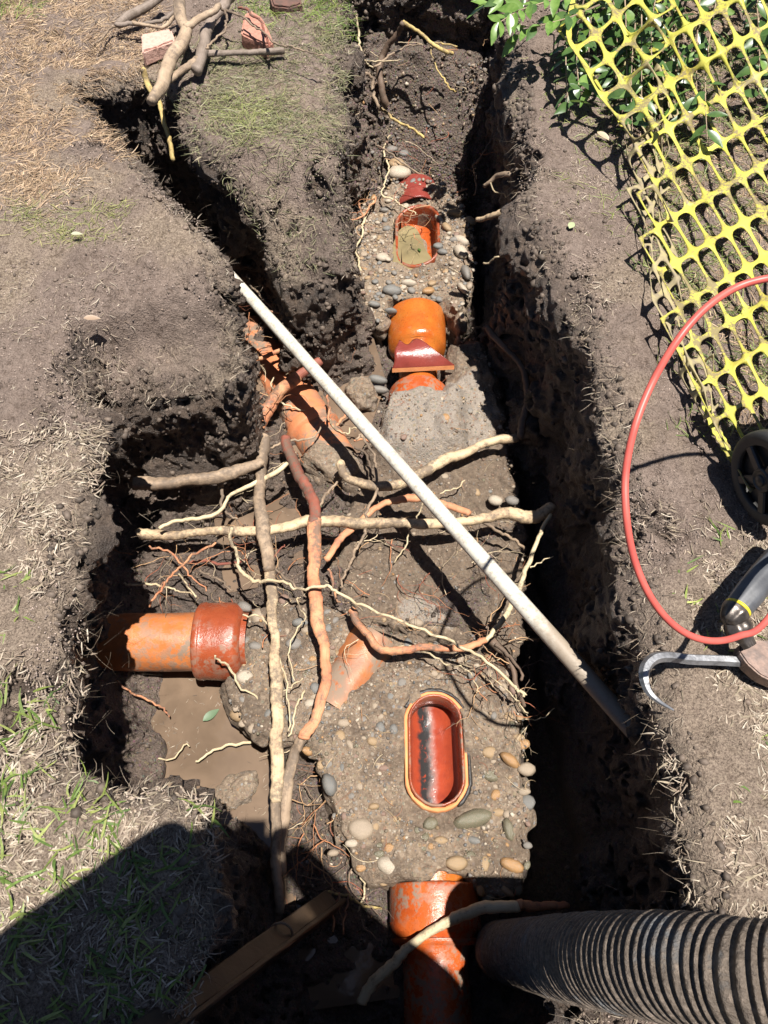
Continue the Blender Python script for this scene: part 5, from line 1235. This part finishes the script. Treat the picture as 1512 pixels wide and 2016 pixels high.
dry('dead_grass', [(TL, 26000), (RR, 9000)], .015, .05, .0007, .0016, -.4, 62, .25, straw * np.array([1.15, 1.0, .85]))
dry('dead_grass', [(LM, 5200), (RT, 9500), (RB, 9500)], .008, .032, .0006, .0015, .12, 64, .2)
dry('dead_grass', [(WD, 8000)], .015, .055, .0006, .0013, -.1, 66, .25, np.array([(.27,.25,.15),(.22,.22,.12),(.32,.27,.18),(.18,.19,.10)]))
gpal = np.array([(.11,.17,.035),(.15,.21,.045),(.08,.13,.03),(.20,.25,.06),(.26,.29,.09)])
def green_clumps(polys, nclump, per, lmin, lmax, wmin, wmax, pal_, spread=.02, rise=.5):
    x, y = sample(polys); k = rg.permutation(len(x))[:nclump]; x, y = x[k], y[k]; n = len(x) * per
    X = np.repeat(x, per) + rg.normal(0, spread, n); Y = np.repeat(y, per) + rg.normal(0, spread, n); base = np.repeat(rg.uniform(0, 6.28, len(x)), per)
    kk_ = bil(D2, X, Y) > -.02; X, Y, base = X[kk_], Y[kk_], base[kk_]; n = len(X)
    c = pal_[rg.integers(0, len(pal_), n)] * rg.uniform(.75, 1.2, (n, 1))
    blades('grass', X, Y, gh(X, Y) + .001, base + rg.normal(0, 1.1, n), rg.uniform(lmin, lmax, n), rg.uniform(wmin, wmax, n), np.abs(rg.normal(.2, rise, n)).clip(0, 1.2), rg.normal(0, .7, n), c, M['green'], 4)
EDGEL = [(-80,1100),(60,1150),(60,1500),(220,1620),(330,1700),(260,2100),(-150,2100)]
green_clumps([(EDGEL, 900)], 95, 6, .025, .06, .0018, .0036, gpal, .016, .35)
green_clumps([([(100,1600),(390,1620),(380,1980),(150,2100)], 500)], 26, 6, .03, .07, .002, .0038, gpal, .014, .35)
green_clumps([([(330,90),(690,40),(680,270),(560,330),(400,260)], 3000)], 230, 14, .03, .065, .0007, .0014, np.array([(.15,.155,.075),(.18,.18,.09),(.12,.13,.06),(.26,.24,.13),(.30,.28,.15)]), .03, .2)
green_clumps([([(430,0),(700,-40),(690,60),(560,60)], 3000), ([(-60,-60),(110,-60),(90,30),(-60,60)], 2500)], 130, 12, .03, .07, .0008, .0018, gpal * 1.1, .03, .5)
green_clumps([([(430,180),(545,190),(540,260),(470,270)], 3000)], 34, 12, .03, .06, .0007, .0013, np.array([(.28,.31,.10),(.33,.34,.14),(.22,.24,.09)]), .03, .3)
green_clumps([([(30,400),(230,400),(250,460),(60,480)], 3000)], 36, 12, .02, .055, .0007, .0013, np.array([(.27,.28,.10),(.33,.31,.13),(.2,.22,.08)]), .022, .15)
green_clumps([(RR, 1500)], 420, 12, .03, .07, .0009, .0019, np.array([(.13,.19,.045),(.19,.23,.06),(.10,.14,.035),(.28,.28,.11)]), .03, .5)
green_clumps([([(1050,90),(1200,180),(1240,420),(1180,480),(1050,200)], 1500)], 45, 9, .02, .05, .0008, .0014, np.array([(.22,.26,.07),(.30,.31,.12)]), .03, .2)
green_clumps([([(1340,1020),(1500,1050),(1500,1300),(1330,1250)], 800), ([(1400,1380),(1512,1400),(1512,1780),(1420,1700)], 500)], 16, 4, .02, .045, .0018, .003, gpal * 1.3, .012, .3)

# hair roots and dead grass hanging over the cut edge
EXs = smooth_poly(EX, 3)
def edge_pts(n):
    i = rg.integers(0, len(EXs), n); a = EXs[i]; b = EXs[(i + 1) % len(EXs)]; t = rg.random(n)[:, None]; p = a + (b - a) * t; e = b - a; e /= np.linalg.norm(e, axis=1)[:, None]
    return p, e
area2 = sum(EXs[i][0] * EXs[(i + 1) % len(EXs)][1] - EXs[(i + 1) % len(EXs)][0] * EXs[i][1] for i in range(len(EXs)))
sgn = 1 if area2 > 0 else -1
def hangers(n, lmin, lmax, w0_, w1_, zmin, zmax, pal_, name='root_hairs'):
    p, e = edge_pts(n); inn = np.stack([-e[:, 1], e[:, 0]], 1) * sgn
    k = (p[:, 1] > -.3); p, e, inn = p[k], e[k], inn[k]; n = len(p); z = rg.uniform(zmin, zmax, n)
    th = np.arctan2(inn[:, 1], inn[:, 0]) + rg.normal(0, .9, n); off = rg.uniform(-.04, .01, n)
    x = p[:, 0] + inn[:, 0] * off; y = p[:, 1] + inn[:, 1] * off; L_ = rg.uniform(lmin, lmax, n)
    K = 6; t = np.linspace(0, 1, K)[None]; P0 = np.stack([x, y, z], 1)
    wv = rg.normal(0, .12, (n, K)).cumsum(1); ang = th[:, None] + wv; drop = rg.uniform(-.15, .9, n)[:, None] + rg.normal(0, .3, (n, K)).cumsum(1) * .5
    st = (L_ / (K - 1))[:, None]
    dx = np.cos(ang) * np.cos(drop) * st; dy = np.sin(ang) * np.cos(drop) * st; dz = -np.sin(drop) * st
    dx[:, 0] = dy[:, 0] = dz[:, 0] = 0
    C = P0[:, None, :] + np.stack([dx.cumsum(1), dy.cumsum(1), dz.cumsum(1)], -1)
    r = rg.uniform(w0_, w1_, n)[:, None] * (1 - .75 * t)
    V = np.empty((n, K, 3, 3))
    for q in range(3):
        a = q * 2.094; V[:, :, q, 0] = C[..., 0] - np.sin(ang) * r * math.cos(a); V[:, :, q, 1] = C[..., 1] + np.cos(ang) * r * math.cos(a); V[:, :, q, 2] = C[..., 2] + r * math.sin(a)
    b = (np.arange(n) * K * 3)[:, None] + (np.arange(K - 1) * 3)[None]; F = []
    for q in range(3): F.append(np.stack([b + q, b + (q + 1) % 3, b + 3 + (q + 1) % 3, b + 3 + q], -1).reshape(-1, 4))
    c = pal_[rg.integers(0, len(pal_), n)] * rg.uniform(.7, 1.2, (n, 1))
    mesh_np(name, V.reshape(-1, 3), np.concatenate(F), M['hair'], cols=np.repeat(c, K * 3, 0), kind='stuff')
hp_ = np.array([(.36, .30, .23), (.22, .17, .12), (.14, .105, .08), (.09, .07, .05), (.09, .07, .05)])
def rim_straw(n):
    p = RIMV[rg.integers(0, len(RIMV), n)]; p = p[p[:, 1] > -.3]; n = len(p); k = vnoise(p[:, 0], p[:, 1], 0, .09, 98) > rg.uniform(-.6, .5, n); p = p[k]; n = len(p)
    c = straw[rg.integers(0, len(straw), n)] * rg.uniform(.5, 1.1, (n, 1))
    blades('dead_grass', p[:, 0], p[:, 1], p[:, 2] + .002, rg.uniform(0, 6.28, n), rg.uniform(.01, .04, n), rg.uniform(.0004, .0013, n), rg.normal(.02, .3, n), rg.normal(0, .8, n), c, M['dry'])
rim_straw(5200)
hangers(1200, .015, .06, .00025, .0006, G - .10, G + .0, hp_)
hangers(800, .008, .03, .0004, .0010, G - .05, G + .005, np.array([(.30,.235,.17),(.22,.165,.12),(.36,.29,.21)]), 'dead_grass')
hangers(350, .02, .08, .0003, .0006, .1, G - .1, hp_)
def floor_hairs(n):
    x = rg.uniform(-.7, .42, n); y = rg.uniform(.05, 2.9, n); k = bil(D2, x, y) < -.03; x, y = x[k], y[k]; n = len(x)
    hh = bil(FH, x, y); x, y, hh = x[hh > -.11], y[hh > -.11], hh[hh > -.11]; n = len(x)
    hs = np.maximum(hh, np.where(psdf(x, y, PA) < 0, hA(x, y), -1)); hs = np.maximum(hs, np.where(psdf(x, y, PB) < 0, hB(x, y), -1)); hs = np.maximum(hs, np.where(psdf(x, y, PC) < 0, hC(x, y), -1))
    kk_ = ~((np.abs(x - OPA[0]) < .1) & (np.abs(y - OPA[1]) < .17)); x, y, hs = x[kk_], y[kk_], hs[kk_]; n = len(x)
    c = np.array([(.36,.26,.15),(.30,.16,.08),(.14,.10,.07),(.42,.34,.22),(.25,.09,.05)])[rg.integers(0, 5, n)]
    blades('root_hairs', x, y, hs + .003, rg.uniform(0, 6.28, n), rg.uniform(.02, .09, n), rg.uniform(.0004, .0011, n), rg.normal(.06, .15, n), rg.normal(0, 1.6, n), c, M['hair'], 7)
floor_hairs(900)
def scum(n, P, z):
    mn, mx = P.min(0), P.max(0); x = rg.uniform(mn[0], mx[0], n); y = rg.uniform(mn[1], mx[1], n); k = (psdf(x, y, P) < -.01) & (vnoise(x, y, 0, .07, 105) > rg.uniform(-.4, .8, n)) & (bil(FH, x, y) < z); x, y = x[k], y[k]; n = len(x)
    blades('floating_bits', x, y, np.full(n, z + .001), rg.uniform(0, 6.28, n), rg.uniform(.004, .018, n), rg.uniform(.0005, .0014, n), np.zeros(n), rg.normal(0, .6, n), straw[rg.integers(0, len(straw), n)] * rg.uniform(.35, 1.1, (n, 1)), M['dry'])
scum(700, UL([(260,1320),(560,1320),(560,1620),(260,1620)], -.12), -.122)
scum(500, UL([(430,640),(740,640),(700,1100),(430,1100)], 0), -.030)
def rootlets(n, boxes, name='fine_roots'):
    V = []; F = []; C = []
    rr = random.Random(77); cs = [(.42,.26,.14),(.36,.16,.08),(.20,.14,.10),(.45,.36,.24),(.12,.085,.06),(.28,.10,.06)]
    for q in range(n):
        px0, py0, px1, py1, za, zb = boxes[rr.randrange(len(boxes))]
        p = U(rr.uniform(px0, px1), rr.uniform(py0, py1), rr.uniform(za, zb)); th = rr.uniform(0, 6.28); col = cs[rr.randrange(6)]
        def grow(p, th, L_, r, dep):
            k = max(5, int(L_ / .012)); pts = [p.copy()]; a = th; dz = rr.uniform(-.25, .2)
            for i in range(k):
                a += rr.gauss(0, .32); dz = dz * .8 + rr.gauss(0, .12); pts.append(pts[-1] + Vector((math.cos(a), math.sin(a), dz)) * (L_ / k))
                if dep and rr.random() < .13: grow(pts[-1], a + rr.choice((-1, 1)) * rr.uniform(.4, 1.1), L_ * rr.uniform(.25, .5), r * .5, dep - 1)
            v, f, _ = tube_arr(pts, [r * (1 - .8 * i / k) for i in range(k + 1)], 4, 0, rr, 1, False); b0 = len(V)
            V.extend(v); F.extend([tuple(t + b0 for t in g) for g in f]); cc = rr.uniform(.7, 1.15); C.extend([tuple(c * cc for c in col)] * len(v))
        grow(p, th, rr.uniform(.05, .20), rr.uniform(.0007, .0022), 2)
    mesh_np(name, [tuple(v) for v in V], np.array(F), M['hair'], cols=C, kind='stuff')
rootlets(300, [(430,820,700,1280,.0,.10),(250,1050,560,1200,.0,.08),(420,640,640,900,.0,.08),(560,1440,700,1750,-.03,.03),(560,1000,1000,1280,.03,.10),(680,240,860,480,.06,.16),(940,1220,1040,1400,.06,.12),(680,60,960,330,.25,.48),(440,560,720,700,.02,.12)])

# ------------------------------------------------------------------ yellow barrier net
def net_lattice(origin, a, b, ir, jr, inside, zf, shift=lambda i, j: (0, 0), hole=.74, seed=0):
    """flat lattice of rounded slots, traced where it lies; returns verts, quads"""
    rr = random.Random(seed); V = []; F = []; nodes = {}
    def node(i, j):
        if (i, j) not in nodes:
            s = shift(i, j); px = origin[0] + a[0] * i + b[0] * j + s[0] + rr.uniform(-1.5, 1.5); py = origin[1] + a[1] * i + b[1] * j + s[1] + rr.uniform(-1.5, 1.5)
            nodes[i, j] = U(px, py, zf(px, py))
        return nodes[i, j]
    K = 24; ring_uv = []
    for k in range(K):
        t = 2 * math.pi * k / K; c, s = math.cos(t), math.sin(t); m = max(abs(c), abs(s)); ring_uv.append((c / m, s / m, c, s))
    for i in range(*ir):
        for j in range(*jr):
            cpx = origin[0] + a[0] * (i + .5) + b[0] * (j + .5); cpy = origin[1] + a[1] * (i + .5) + b[1] * (j + .5)
            if not inside(cpx, cpy): continue
            p00, p10, p01, p11 = node(i, j), node(i + 1, j), node(i, j + 1), node(i + 1, j + 1)
            def P(u, v): return p00 * ((1 - u) * (1 - v)) + p10 * (u * (1 - v)) + p01 * ((1 - u) * v) + p11 * (u * v)
            hu = hole + rr.uniform(-.03, .03); hv = hole - .02 + rr.uniform(-.03, .03); base = len(V)
            for ringi in range(3):
                for (qx, qy, c, s) in ring_uv:
                    if ringi == 0: u, v = .5 + .5 * qx, .5 + .5 * qy; dz = 0
                    else:
                        e = 3.3; d_ = (abs(c) ** e + abs(s) ** e) ** (-1 / e); hx = c * d_ * .5 * hu * (1.02 if abs(c) > .7 else 1); hy = s * d_ * .5 * hv
                        if ringi == 1: hx, hy = .5 * (hx + .5 * qx), .5 * (hy + .5 * qy); dz = .0008
                        else: dz = -.0004
                        u, v = .5 + hx, .5 + hy
                    p = P(u, v); V.append((p.x, p.y, p.z + dz))
            for q in range(2):
                for k in range(K):
                    k2 = (k + 1) % K; F.append((base + q * K + k, base + q * K + k2, base + (q + 1) * K + k2, base + (q + 1) * K + k))
    return V, F
def mat_net():
    m, b, L = newmat('yellow_plastic_net', .5, .35)
    n1 = noise(m, 14, 4, .6); n2 = noise(m, 130, 4, .7); n3 = noise(m, 5, 2, .5)
    c = mix(m, ramp(m, n1.outputs[0], [(.4, (0,) * 3), (.65, (1,) * 3)]), (.52, .50, .09), (.47, .39, .07))
    df = mth(m, 'ADD', mth(m, 'ADD', n2.outputs[0], mth(m, 'MULTIPLY', mth(m, 'SUBTRACT', n3.outputs[0], .5), .8)), mth(m, 'MULTIPLY', mth(m, 'SUBTRACT', n1.outputs[0], .5), 1.0))
    c = mix(m, ramp(m, df, [(.50, (0,) * 3), (.66, (.85,) * 3)]), c, (.21, .165, .105))
    L.new(c, b.inputs['Base Color'])
    t = N(m, 'ShaderNodeBsdfTranslucent'); L.new(c, t.inputs[0]); ms = N(m, 'ShaderNodeMixShader'); ms.inputs[0].default_value = .22
    L.new(b.outputs[0], ms.inputs[1]); L.new(t.outputs[0], ms.inputs[2]); L.new(ms.outputs[0], m.node_tree.nodes['Material Output'].inputs[0])
    bump(m, b, n2.outputs[0], .001, .5); return m
M['net'] = mat_net(); M['netd'] = mat_plain('muddy_net', (.30, .25, .12), (.20, .16, .11), 40, .8, .001)
ey = [-200, 0, 100, 180, 300, 420, 480, 560, 650, 760, 830, 910, 960]; ex = [1290, 1290, 1285, 1290, 1272, 1272, 1280, 1300, 1318, 1372, 1398, 1440, 1470]
def zmain(px, py):
    h = .035 + .17 * float(sstep(330, -40, py)) * float(sstep(1240, 1380, px)) + .018 * math.sin(px * .031 + py * .017) + .012 * math.sin(py * .045 - px * .02)
    e = float(np.interp(py, ey, ex)); h += .03 * math.exp(-((px - e) / 45) ** 2)
    return G + max(.012, h)
ins_main = lambda px, py: px > np.interp(py, ey, ex) - 6 and py < 925 and px < 1850
def sh_main(i, j):
    py = 163 + 68 * i - 20 * j; return (-4 * math.sin(i * .9), -.0 * i)
Vn, Fn = net_lattice((1318, 163), (36.5, 68.5), (34, -20), (-9, 16), (-14, 14), ins_main, zmain, sh_main, .875)
def net_obj(name, V, F, mat, root, th=.0016):
    me = bpy.data.meshes.new(name); me.from_pydata(V, [], F)
    bm = bmesh.new(); bm.from_mesh(me); bmesh.ops.remove_doubles(bm, verts=bm.verts[:], dist=.0003); bm.to_mesh(me); bm.free()
    me.polygons.foreach_set('use_smooth', np.ones(len(me.polygons), bool)); me.materials.append(mat)
    o = bpy.data.objects.new(name, me); COL.objects.link(o); md = o.modifiers.new('thick', 'SOLIDIFY'); md.thickness = th; child(o, root); return o
nr = empty('safety_net', (.95, 1.6, G), 'torn yellow plastic barrier net slumped over grass and shrub beside the trench', 'barrier net')
net_obj('net_sheet', Vn, Fn, M['net'], nr)
ex2 = lambda py: np.interp(py, [-100, 0, 75, 115, 215, 250, 300], [1135, 1128, 1118, 1142, 1204, 1222, 1250])
V2, F2 = net_lattice((1140, 20), (30, 46), (44, -34), (-4, 8), (-6, 8), lambda x, y: x > ex2(y) - 4 and x < 1300 and y < 262, lambda x, y: G + .16 + .03 * math.sin(x * .05) + .02 * math.sin(y * .06), lambda i, j: (5 * math.sin(i * 2 + j), 4 * math.cos(j * 1.7)), .86, 3)
net_obj('net_fold', V2, F2, M['net'], nr)
V3, F3 = net_lattice((1225, 0), (17, 50), (17, -14), (-3, 15), (-12, 22), lambda x, y: np.interp(y, [0, 200, 300, 420, 560, 640, 760, 860], [1210, 1222, 1250, 1262, 1300, 1322, 1370, 1400]) - 10 < x < np.interp(y, ey, ex) + 48 and 40 < y < 860,
                     lambda x, y: G + .02 + .022 * (1 + math.sin(x * .16 + y * .05)) + .012 * math.sin(y * .11), lambda i, j: (9 * math.sin(i * 1.9 + j * 1.3), 8 * math.sin(i * .7 + j * 2.1)), .80, 5)
net_obj('net_fold', V3, F3, M['netd'], nr)
# edge tape of the net, hanging loose
tp = [U(1128,0,G+.17), U(1120,60,G+.17), U(1126,90,G+.17), U(1160,140,G+.15), U(1192,190,G+.10), U(1214,230,G+.04), U(1226,250,G+.03)]
def strip(name, pts, w_, mat, root, th=.0016):
    V = []; F = []
    C = catmull(pts, 30)
    for i, c in enumerate(C):
        t = (C[min(i + 1, 30)] - C[max(i - 1, 0)]).normalized(); s = t.cross(Vector((.2, .1, 1))).normalized(); ww = w_ * (.75 + .25 * math.sin(i * .8) ** 2)
        V += [c + s * ww, c - s * ww]
        if i: b = 2 * i; F.append((b - 2, b - 1, b + 1, b))
    me = bpy.data.meshes.new(name); me.from_pydata([tuple(v) for v in V], [], F); me.materials.append(mat); o = bpy.data.objects.new(name, me); COL.objects.link(o)
    md = o.modifiers.new('thick', 'SOLIDIFY'); md.thickness = th; child(o, root)
strip('edge_tape', tp, .009, M['net'], nr)
strip('edge_tape', [U(1390,800,G+.03), U(1405,838,G+.03), U(1425,875,G+.025), U(1450,915,G+.015)], .014, M['net'], nr)
strip('edge_tape', [U(1340,690,G+.012), U(1356,735,G+.012), U(1368,775,G+.01)], .008, M['netd'], nr)

# ------------------------------------------------------------------ shrub leaves
def leaf_mesh(k, mat):
    bm = bmesh.new(); n = 6; rows = []
    for i in range(n + 1):
        t = i / n; w_ = .19 * math.sin(math.pi * min(1, t ** .8 * .97 + .015)) * (1 + .1 * k) + .004; z = .10 * math.sin(t * 2.2 + k) - .12 * t * t * (k % 3)
        rows.append([bm.verts.new((t, -w_, z + .06 * w_)), bm.verts.new((t, 0, z - .035 * (w_ > .05))), bm.verts.new((t, w_, z + .06 * w_))])
    for i in range(n):
        for q in range(2): bm.faces.new((rows[i][q], rows[i + 1][q], rows[i + 1][q + 1], rows[i][q + 1]))
    me = bpy.data.meshes.new('leaf'); bm.to_mesh(me); bm.free(); me.polygons.foreach_set('use_smooth', np.ones(len(me.polygons), bool)); me.materials.append(mat); return me
def mat_leaf(name, c1, c2):
    m, b, L = newmat(name, .32, .5)
    n = noise(m, 3, 3, .6); c = mix(m, ramp(m, n.outputs[0], [(.4, (0,) * 3), (.6, (1,) * 3)]), c1, c2); L.new(c, b.inputs['Base Color'])
    t = N(m, 'ShaderNodeBsdfTranslucent'); L.new(c, t.inputs[0]); ms = N(m, 'ShaderNodeMixShader'); ms.inputs[0].default_value = .25
    L.new(b.outputs[0], ms.inputs[1]); L.new(t.outputs[0], ms.inputs[2]); L.new(ms.outputs[0], m.node_tree.nodes['Material Output'].inputs[0]); return m
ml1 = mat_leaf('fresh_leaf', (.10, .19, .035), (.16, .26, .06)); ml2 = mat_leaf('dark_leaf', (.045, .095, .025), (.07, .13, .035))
LM1 = [leaf_mesh(k, ml1) for k in range(3)]; LM2 = [leaf_mesh(k, ml2) for k in range(3)]
def put_leaf(root, p, th, pit, roll, size, fresh):
    o = bpy.data.objects.new('leaf', (LM1 if fresh else LM2)[RNG.randrange(3)]); COL.objects.link(o); o.location = p; o.rotation_euler = (roll, pit, th); o.scale = (size, size, size)
    o.parent = root; o.matrix_parent_inverse = Matrix.Translation(root.location).inverted(); return o
def shrub(name, label, stems, nleaf, size, root_at, freshp):
    r = empty(name, root_at, label, 'shrub')
    for st in stems:
        L_ = catmull(st, 24); child(tube('stem', L_, [.0035 * (1 - .7 * k / 24) for k in range(25)], M['bark'], 7, .1, RNG), r)
        for k in range(nleaf):
            u = .12 + .88 * (k + RNG.random()) / nleaf; i = min(23, int(u * 24)); p = L_[i].lerp(L_[i + 1], u * 24 - i)
            t = (L_[i + 1] - L_[i]).normalized(); th = math.atan2(t.y, t.x) + (1.15 if k % 2 else -1.15) * RNG.uniform(.5, 1.25)
            put_leaf(r, p + Vector((0, 0, .002)), th, RNG.uniform(-.25, .55), RNG.uniform(-.7, .7), size * RNG.uniform(.75, 1.2), RNG.random() < freshp)
    return r
st1 = [[U(1150, -22, .86), U(1080, 2, .86), U(1020, 22, .85), U(978, 48, .83)], [U(1180, 10, .84), U(1120, 35, .83), U(1060, 52, .81), U(1010, 75, .78)], [U(1090, -50, .86), U(1030, -22, .85), U(985, 0, .83), U(960, 15, .80)]]
shrub('laurel_shrub', 'bright leafy shrub branch reaching over the far right corner of the trench', st1, 20, .062, U(1180, -60, G), .75)
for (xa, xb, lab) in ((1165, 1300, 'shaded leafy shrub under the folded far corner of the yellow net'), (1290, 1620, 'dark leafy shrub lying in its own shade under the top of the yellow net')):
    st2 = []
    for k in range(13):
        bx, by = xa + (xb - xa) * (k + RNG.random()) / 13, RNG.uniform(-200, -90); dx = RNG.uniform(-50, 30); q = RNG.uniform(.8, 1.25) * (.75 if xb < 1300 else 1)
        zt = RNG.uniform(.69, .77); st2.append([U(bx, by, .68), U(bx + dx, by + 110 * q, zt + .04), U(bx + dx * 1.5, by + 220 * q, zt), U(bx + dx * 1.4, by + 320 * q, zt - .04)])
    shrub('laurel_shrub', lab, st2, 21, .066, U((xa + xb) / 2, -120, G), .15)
wd_ = np.array([(.05,.11,.03),(.08,.16,.04),(.035,.08,.02)])
o = put_leaf
def loose_leaf(px, py, z, th, size, fresh, label, col=None):
    l = bpy.data.objects.new('fallen_leaf', (LM1 if fresh else LM2)[1].copy() if col else (LM1 if fresh else LM2)[1])
    if col: l.data.materials[0] = mat_plain('fallen_leaf_colour', col, tuple(c * .75 for c in col), 60, .5, 0)
    COL.objects.link(l); p = U(px, py, z); l.location = p; l.rotation_euler = (.1, .05, th); l.scale = (size,) * 3; return tag(l, label, 'leaf')
loose_leaf(1120, 452, G + .012, 1.1, .045, True, 'single pale green leaf lying on bare soil of the right bank', (.32, .36, .20))
loose_leaf(400, 1420, -.112, .75, .055, False, 'mottled dark green leaf floating on the side puddle', (.09, .14, .075))
loose_leaf(827, 496, .056, 1.8, .028, False, 'narrow green leaf floating in the far water filled hole')
loose_leaf(140, 462, G + .012, .3, .03, True, 'small pale leaf on the grass tuft of the left lawn', (.34, .33, .22))
loose_leaf(165, 628, G + .014, .2, .04, False, 'curled dry brown leaf on the bare left bank', (.27, .19, .13))
loose_leaf(1175, 262, G + .012, -.6, .05, False, 'dry straw coloured leaf on the right bank beside the net shadow', (.36, .28, .19))

# ------------------------------------------------------------------ the photographer, whose shadow falls into the trench
def person():
    cl = mat_plain('dark_work_shirt', (.045, .055, .08), (.035, .042, .06), 30, .85, .002); sk = mat_plain('skin', (.42, .25, .18), (.36, .20, .14), 20, .5, .0004); tr = mat_plain('dark_trousers', (.03, .03, .035), (.045, .043, .042), 30, .9, .002)
    r = empty('person', (0, -.80, G), 'person in dark work clothes and brimmed hat bending forward with a phone in both hands', 'person')
    def skin(name, verts, edges, radii, mat, root_i=0, sub=2):
        me = bpy.data.meshes.new(name); me.from_pydata([tuple(v) for v in verts], edges, []); o = bpy.data.objects.new(name, me); COL.objects.link(o)
        md = o.modifiers.new('s', 'SKIN'); ss = o.modifiers.new('u', 'SUBSURF'); ss.levels = sub; ss.render_levels = sub
        for i, v in enumerate(me.skin_vertices[0].data):
            v.radius = radii[i] if isinstance(radii[i], tuple) else (radii[i], radii[i]); v.use_root = i == root_i
        me.materials.append(mat); child(o, r); return o
    pv = Vector((0, -.82, 1.58))
    V = [pv, (0, -.70, 1.78), (.02, -.50, 1.95), (.03, -.34, 2.05), (.02, -.27, 2.15), (.0, -.23, 2.23), (0, -.18, 2.31)]
    R = [(.17, .13), (.17, .12), (.28, .15), (.28, .13), (.06, .06), (.08, .09), (.085, .10)]
    E = [(0, 1), (1, 2), (2, 3), (3, 4), (4, 5), (5, 6)]
    for s in (-1, 1):
        b = len(V); V += [(s * .22 + .02, -.32, 2.04), (s * .34 + .01, -.36 + .07 * (s < 0), 1.95), (s * .42 + .01, -.345 + .105 * (s < 0), 1.87), (s * .26 + .01, -.225 + .11 * (s < 0), 1.92), (s * .15 - .01 * (s < 0), -.09 + .07 * (s < 0), 1.97), (s * .085 - .02 * (s < 0), -.02 + .03 * (s < 0), 1.995)]
        R += [.15, .14, .115, .07 if s > 0 else .085, .05, .04]; E += [(3, b), (b, b + 1), (b + 1, b + 2), (b + 2, b + 3), (b + 3, b + 4), (b + 4, b + 5)]
        b = len(V); V += [(s * .11, -.83, 1.48), (s * .16, -.74, 1.12), (s * .19, -.84, .76), (s * .19, -.86, .69), (s * .20, -.72, .675)]
        R += [.10, .07, .05, .045, .04]; E += [(0, b), (b, b + 1), (b + 1, b + 2), (b + 2, b + 3), (b + 3, b + 4)]
    skin('body', V, E, R, cl)
    # hands closed round the phone edges
    for s in (-1, 1):
        w0 = Vector((s * .068, -.004, 1.995))
        HV = [w0, w0 + Vector((-s * .004, .018, .016))]; HE = [(0, 1)]; HR = [.022, .021]
        for k, (ln_, up) in enumerate(((.030, -.026), (.034, -.010), (.032, .006), (.026, .020))):
            q = w0 + Vector((-s * .002, .012 + up * .45, .012 + up * .75)); b = len(HV)
            HV += [q, q + Vector((-s * .014, -.012, -.004)), q + Vector((-s * (.014 + ln_ * .6), -.020, -.006))]; HE += [(1, b), (b, b + 1), (b + 1, b + 2)]; HR += [.009, .0085, .0075]
        b = len(HV); q = w0 + Vector((-s * .004, -.012, .006)); HV += [q, q + Vector((-s * .016, -.024, .012)), q + Vector((-s * .034, -.030, .02))]; HE += [(0, b), (b, b + 1), (b + 1, b + 2)]; HR += [.011, .0095, .008]
        skin('hand', HV, HE, HR, sk, 0, 1)
    hc = Vector((0, -.17, 2.30))
    child(lathe('face', hc + Vector((0, .00, -.12)), (0, .1, 1), soften([(0, .03), (.02, .062), (.08, .080), (.14, .082), (.19, .06), (.21, 0)], .02), sk, 28, 0), r)
    child(lathe('nose', hc + Vector((0, .070, -.03)), (0, 1, -.1), [(0, .014), (.018, .011), (.026, 0)], sk, 12, 0), r)
    for s in (-1, 1):
        child(lathe('ear', hc + Vector((s * .075, -.01, -.035)), (s, 0, 0), [(0, .022), (.010, .024), (.016, .012), (.017, 0)], sk, 14, 0), r)
        child(lathe('eye', hc + Vector((s * .030, .072, -.01)), (0, 1, 0), [(0, .012), (.006, .009), (.009, 0)], mat_plain('eye_white', (.7, .7, .68), (.6, .6, .58), 10, .2, 0), 12, 0), r)
    child(lathe('hat', hc + Vector((0, 0, .03)), (0, -.06, 1), soften([(0, .150), (.006, .154), (.012, .10), (.06, .092), (.10, .078), (.105, 0)], .008), mat_plain('straw_hat', (.40, .32, .20), (.32, .25, .15), 80, .9, .002), 40, 0), r)
    ph = empty('phone', (0, -.0, 2.0), 'black mobile phone held level in both hands above the trench', 'phone')
    fw = Vector((0, CT, -ST)); up = Vector((0, ST, CT)); x = Vector((1, 0, 0)); bm = bmesh.new(); cc = Vector((0, 0, H)) - fw * .012 - up * .018
    g = [[cc + x * (u * .037) + up * (v * .075) - fw * w_ for u, v in ((-1, -1), (1, -1), (1, 1), (-1, 1))] for w_ in (0, .008)]
    vv = [[bm.verts.new(p) for p in q] for q in g]; bm.faces.new(vv[0]); bm.faces.new(vv[1][::-1])
    for i in range(4): bm.faces.new((vv[0][i], vv[0][(i + 1) % 4], vv[1][(i + 1) % 4], vv[1][i]))
    bmesh.ops.recalc_face_normals(bm, faces=bm.faces[:]); bmesh.ops.bevel(bm, geom=bm.edges[:], offset=.002, segments=2, affect='EDGES')
    me = bpy.data.meshes.new('case'); bm.to_mesh(me); bm.free(); me.materials.append(mp_); o = bpy.data.objects.new('case', me); COL.objects.link(o); child(o, ph)
person()
print('tris', sum(len(o.data.loops) - 2 * len(o.data.polygons) for o in bpy.data.objects if o.type == 'MESH'))
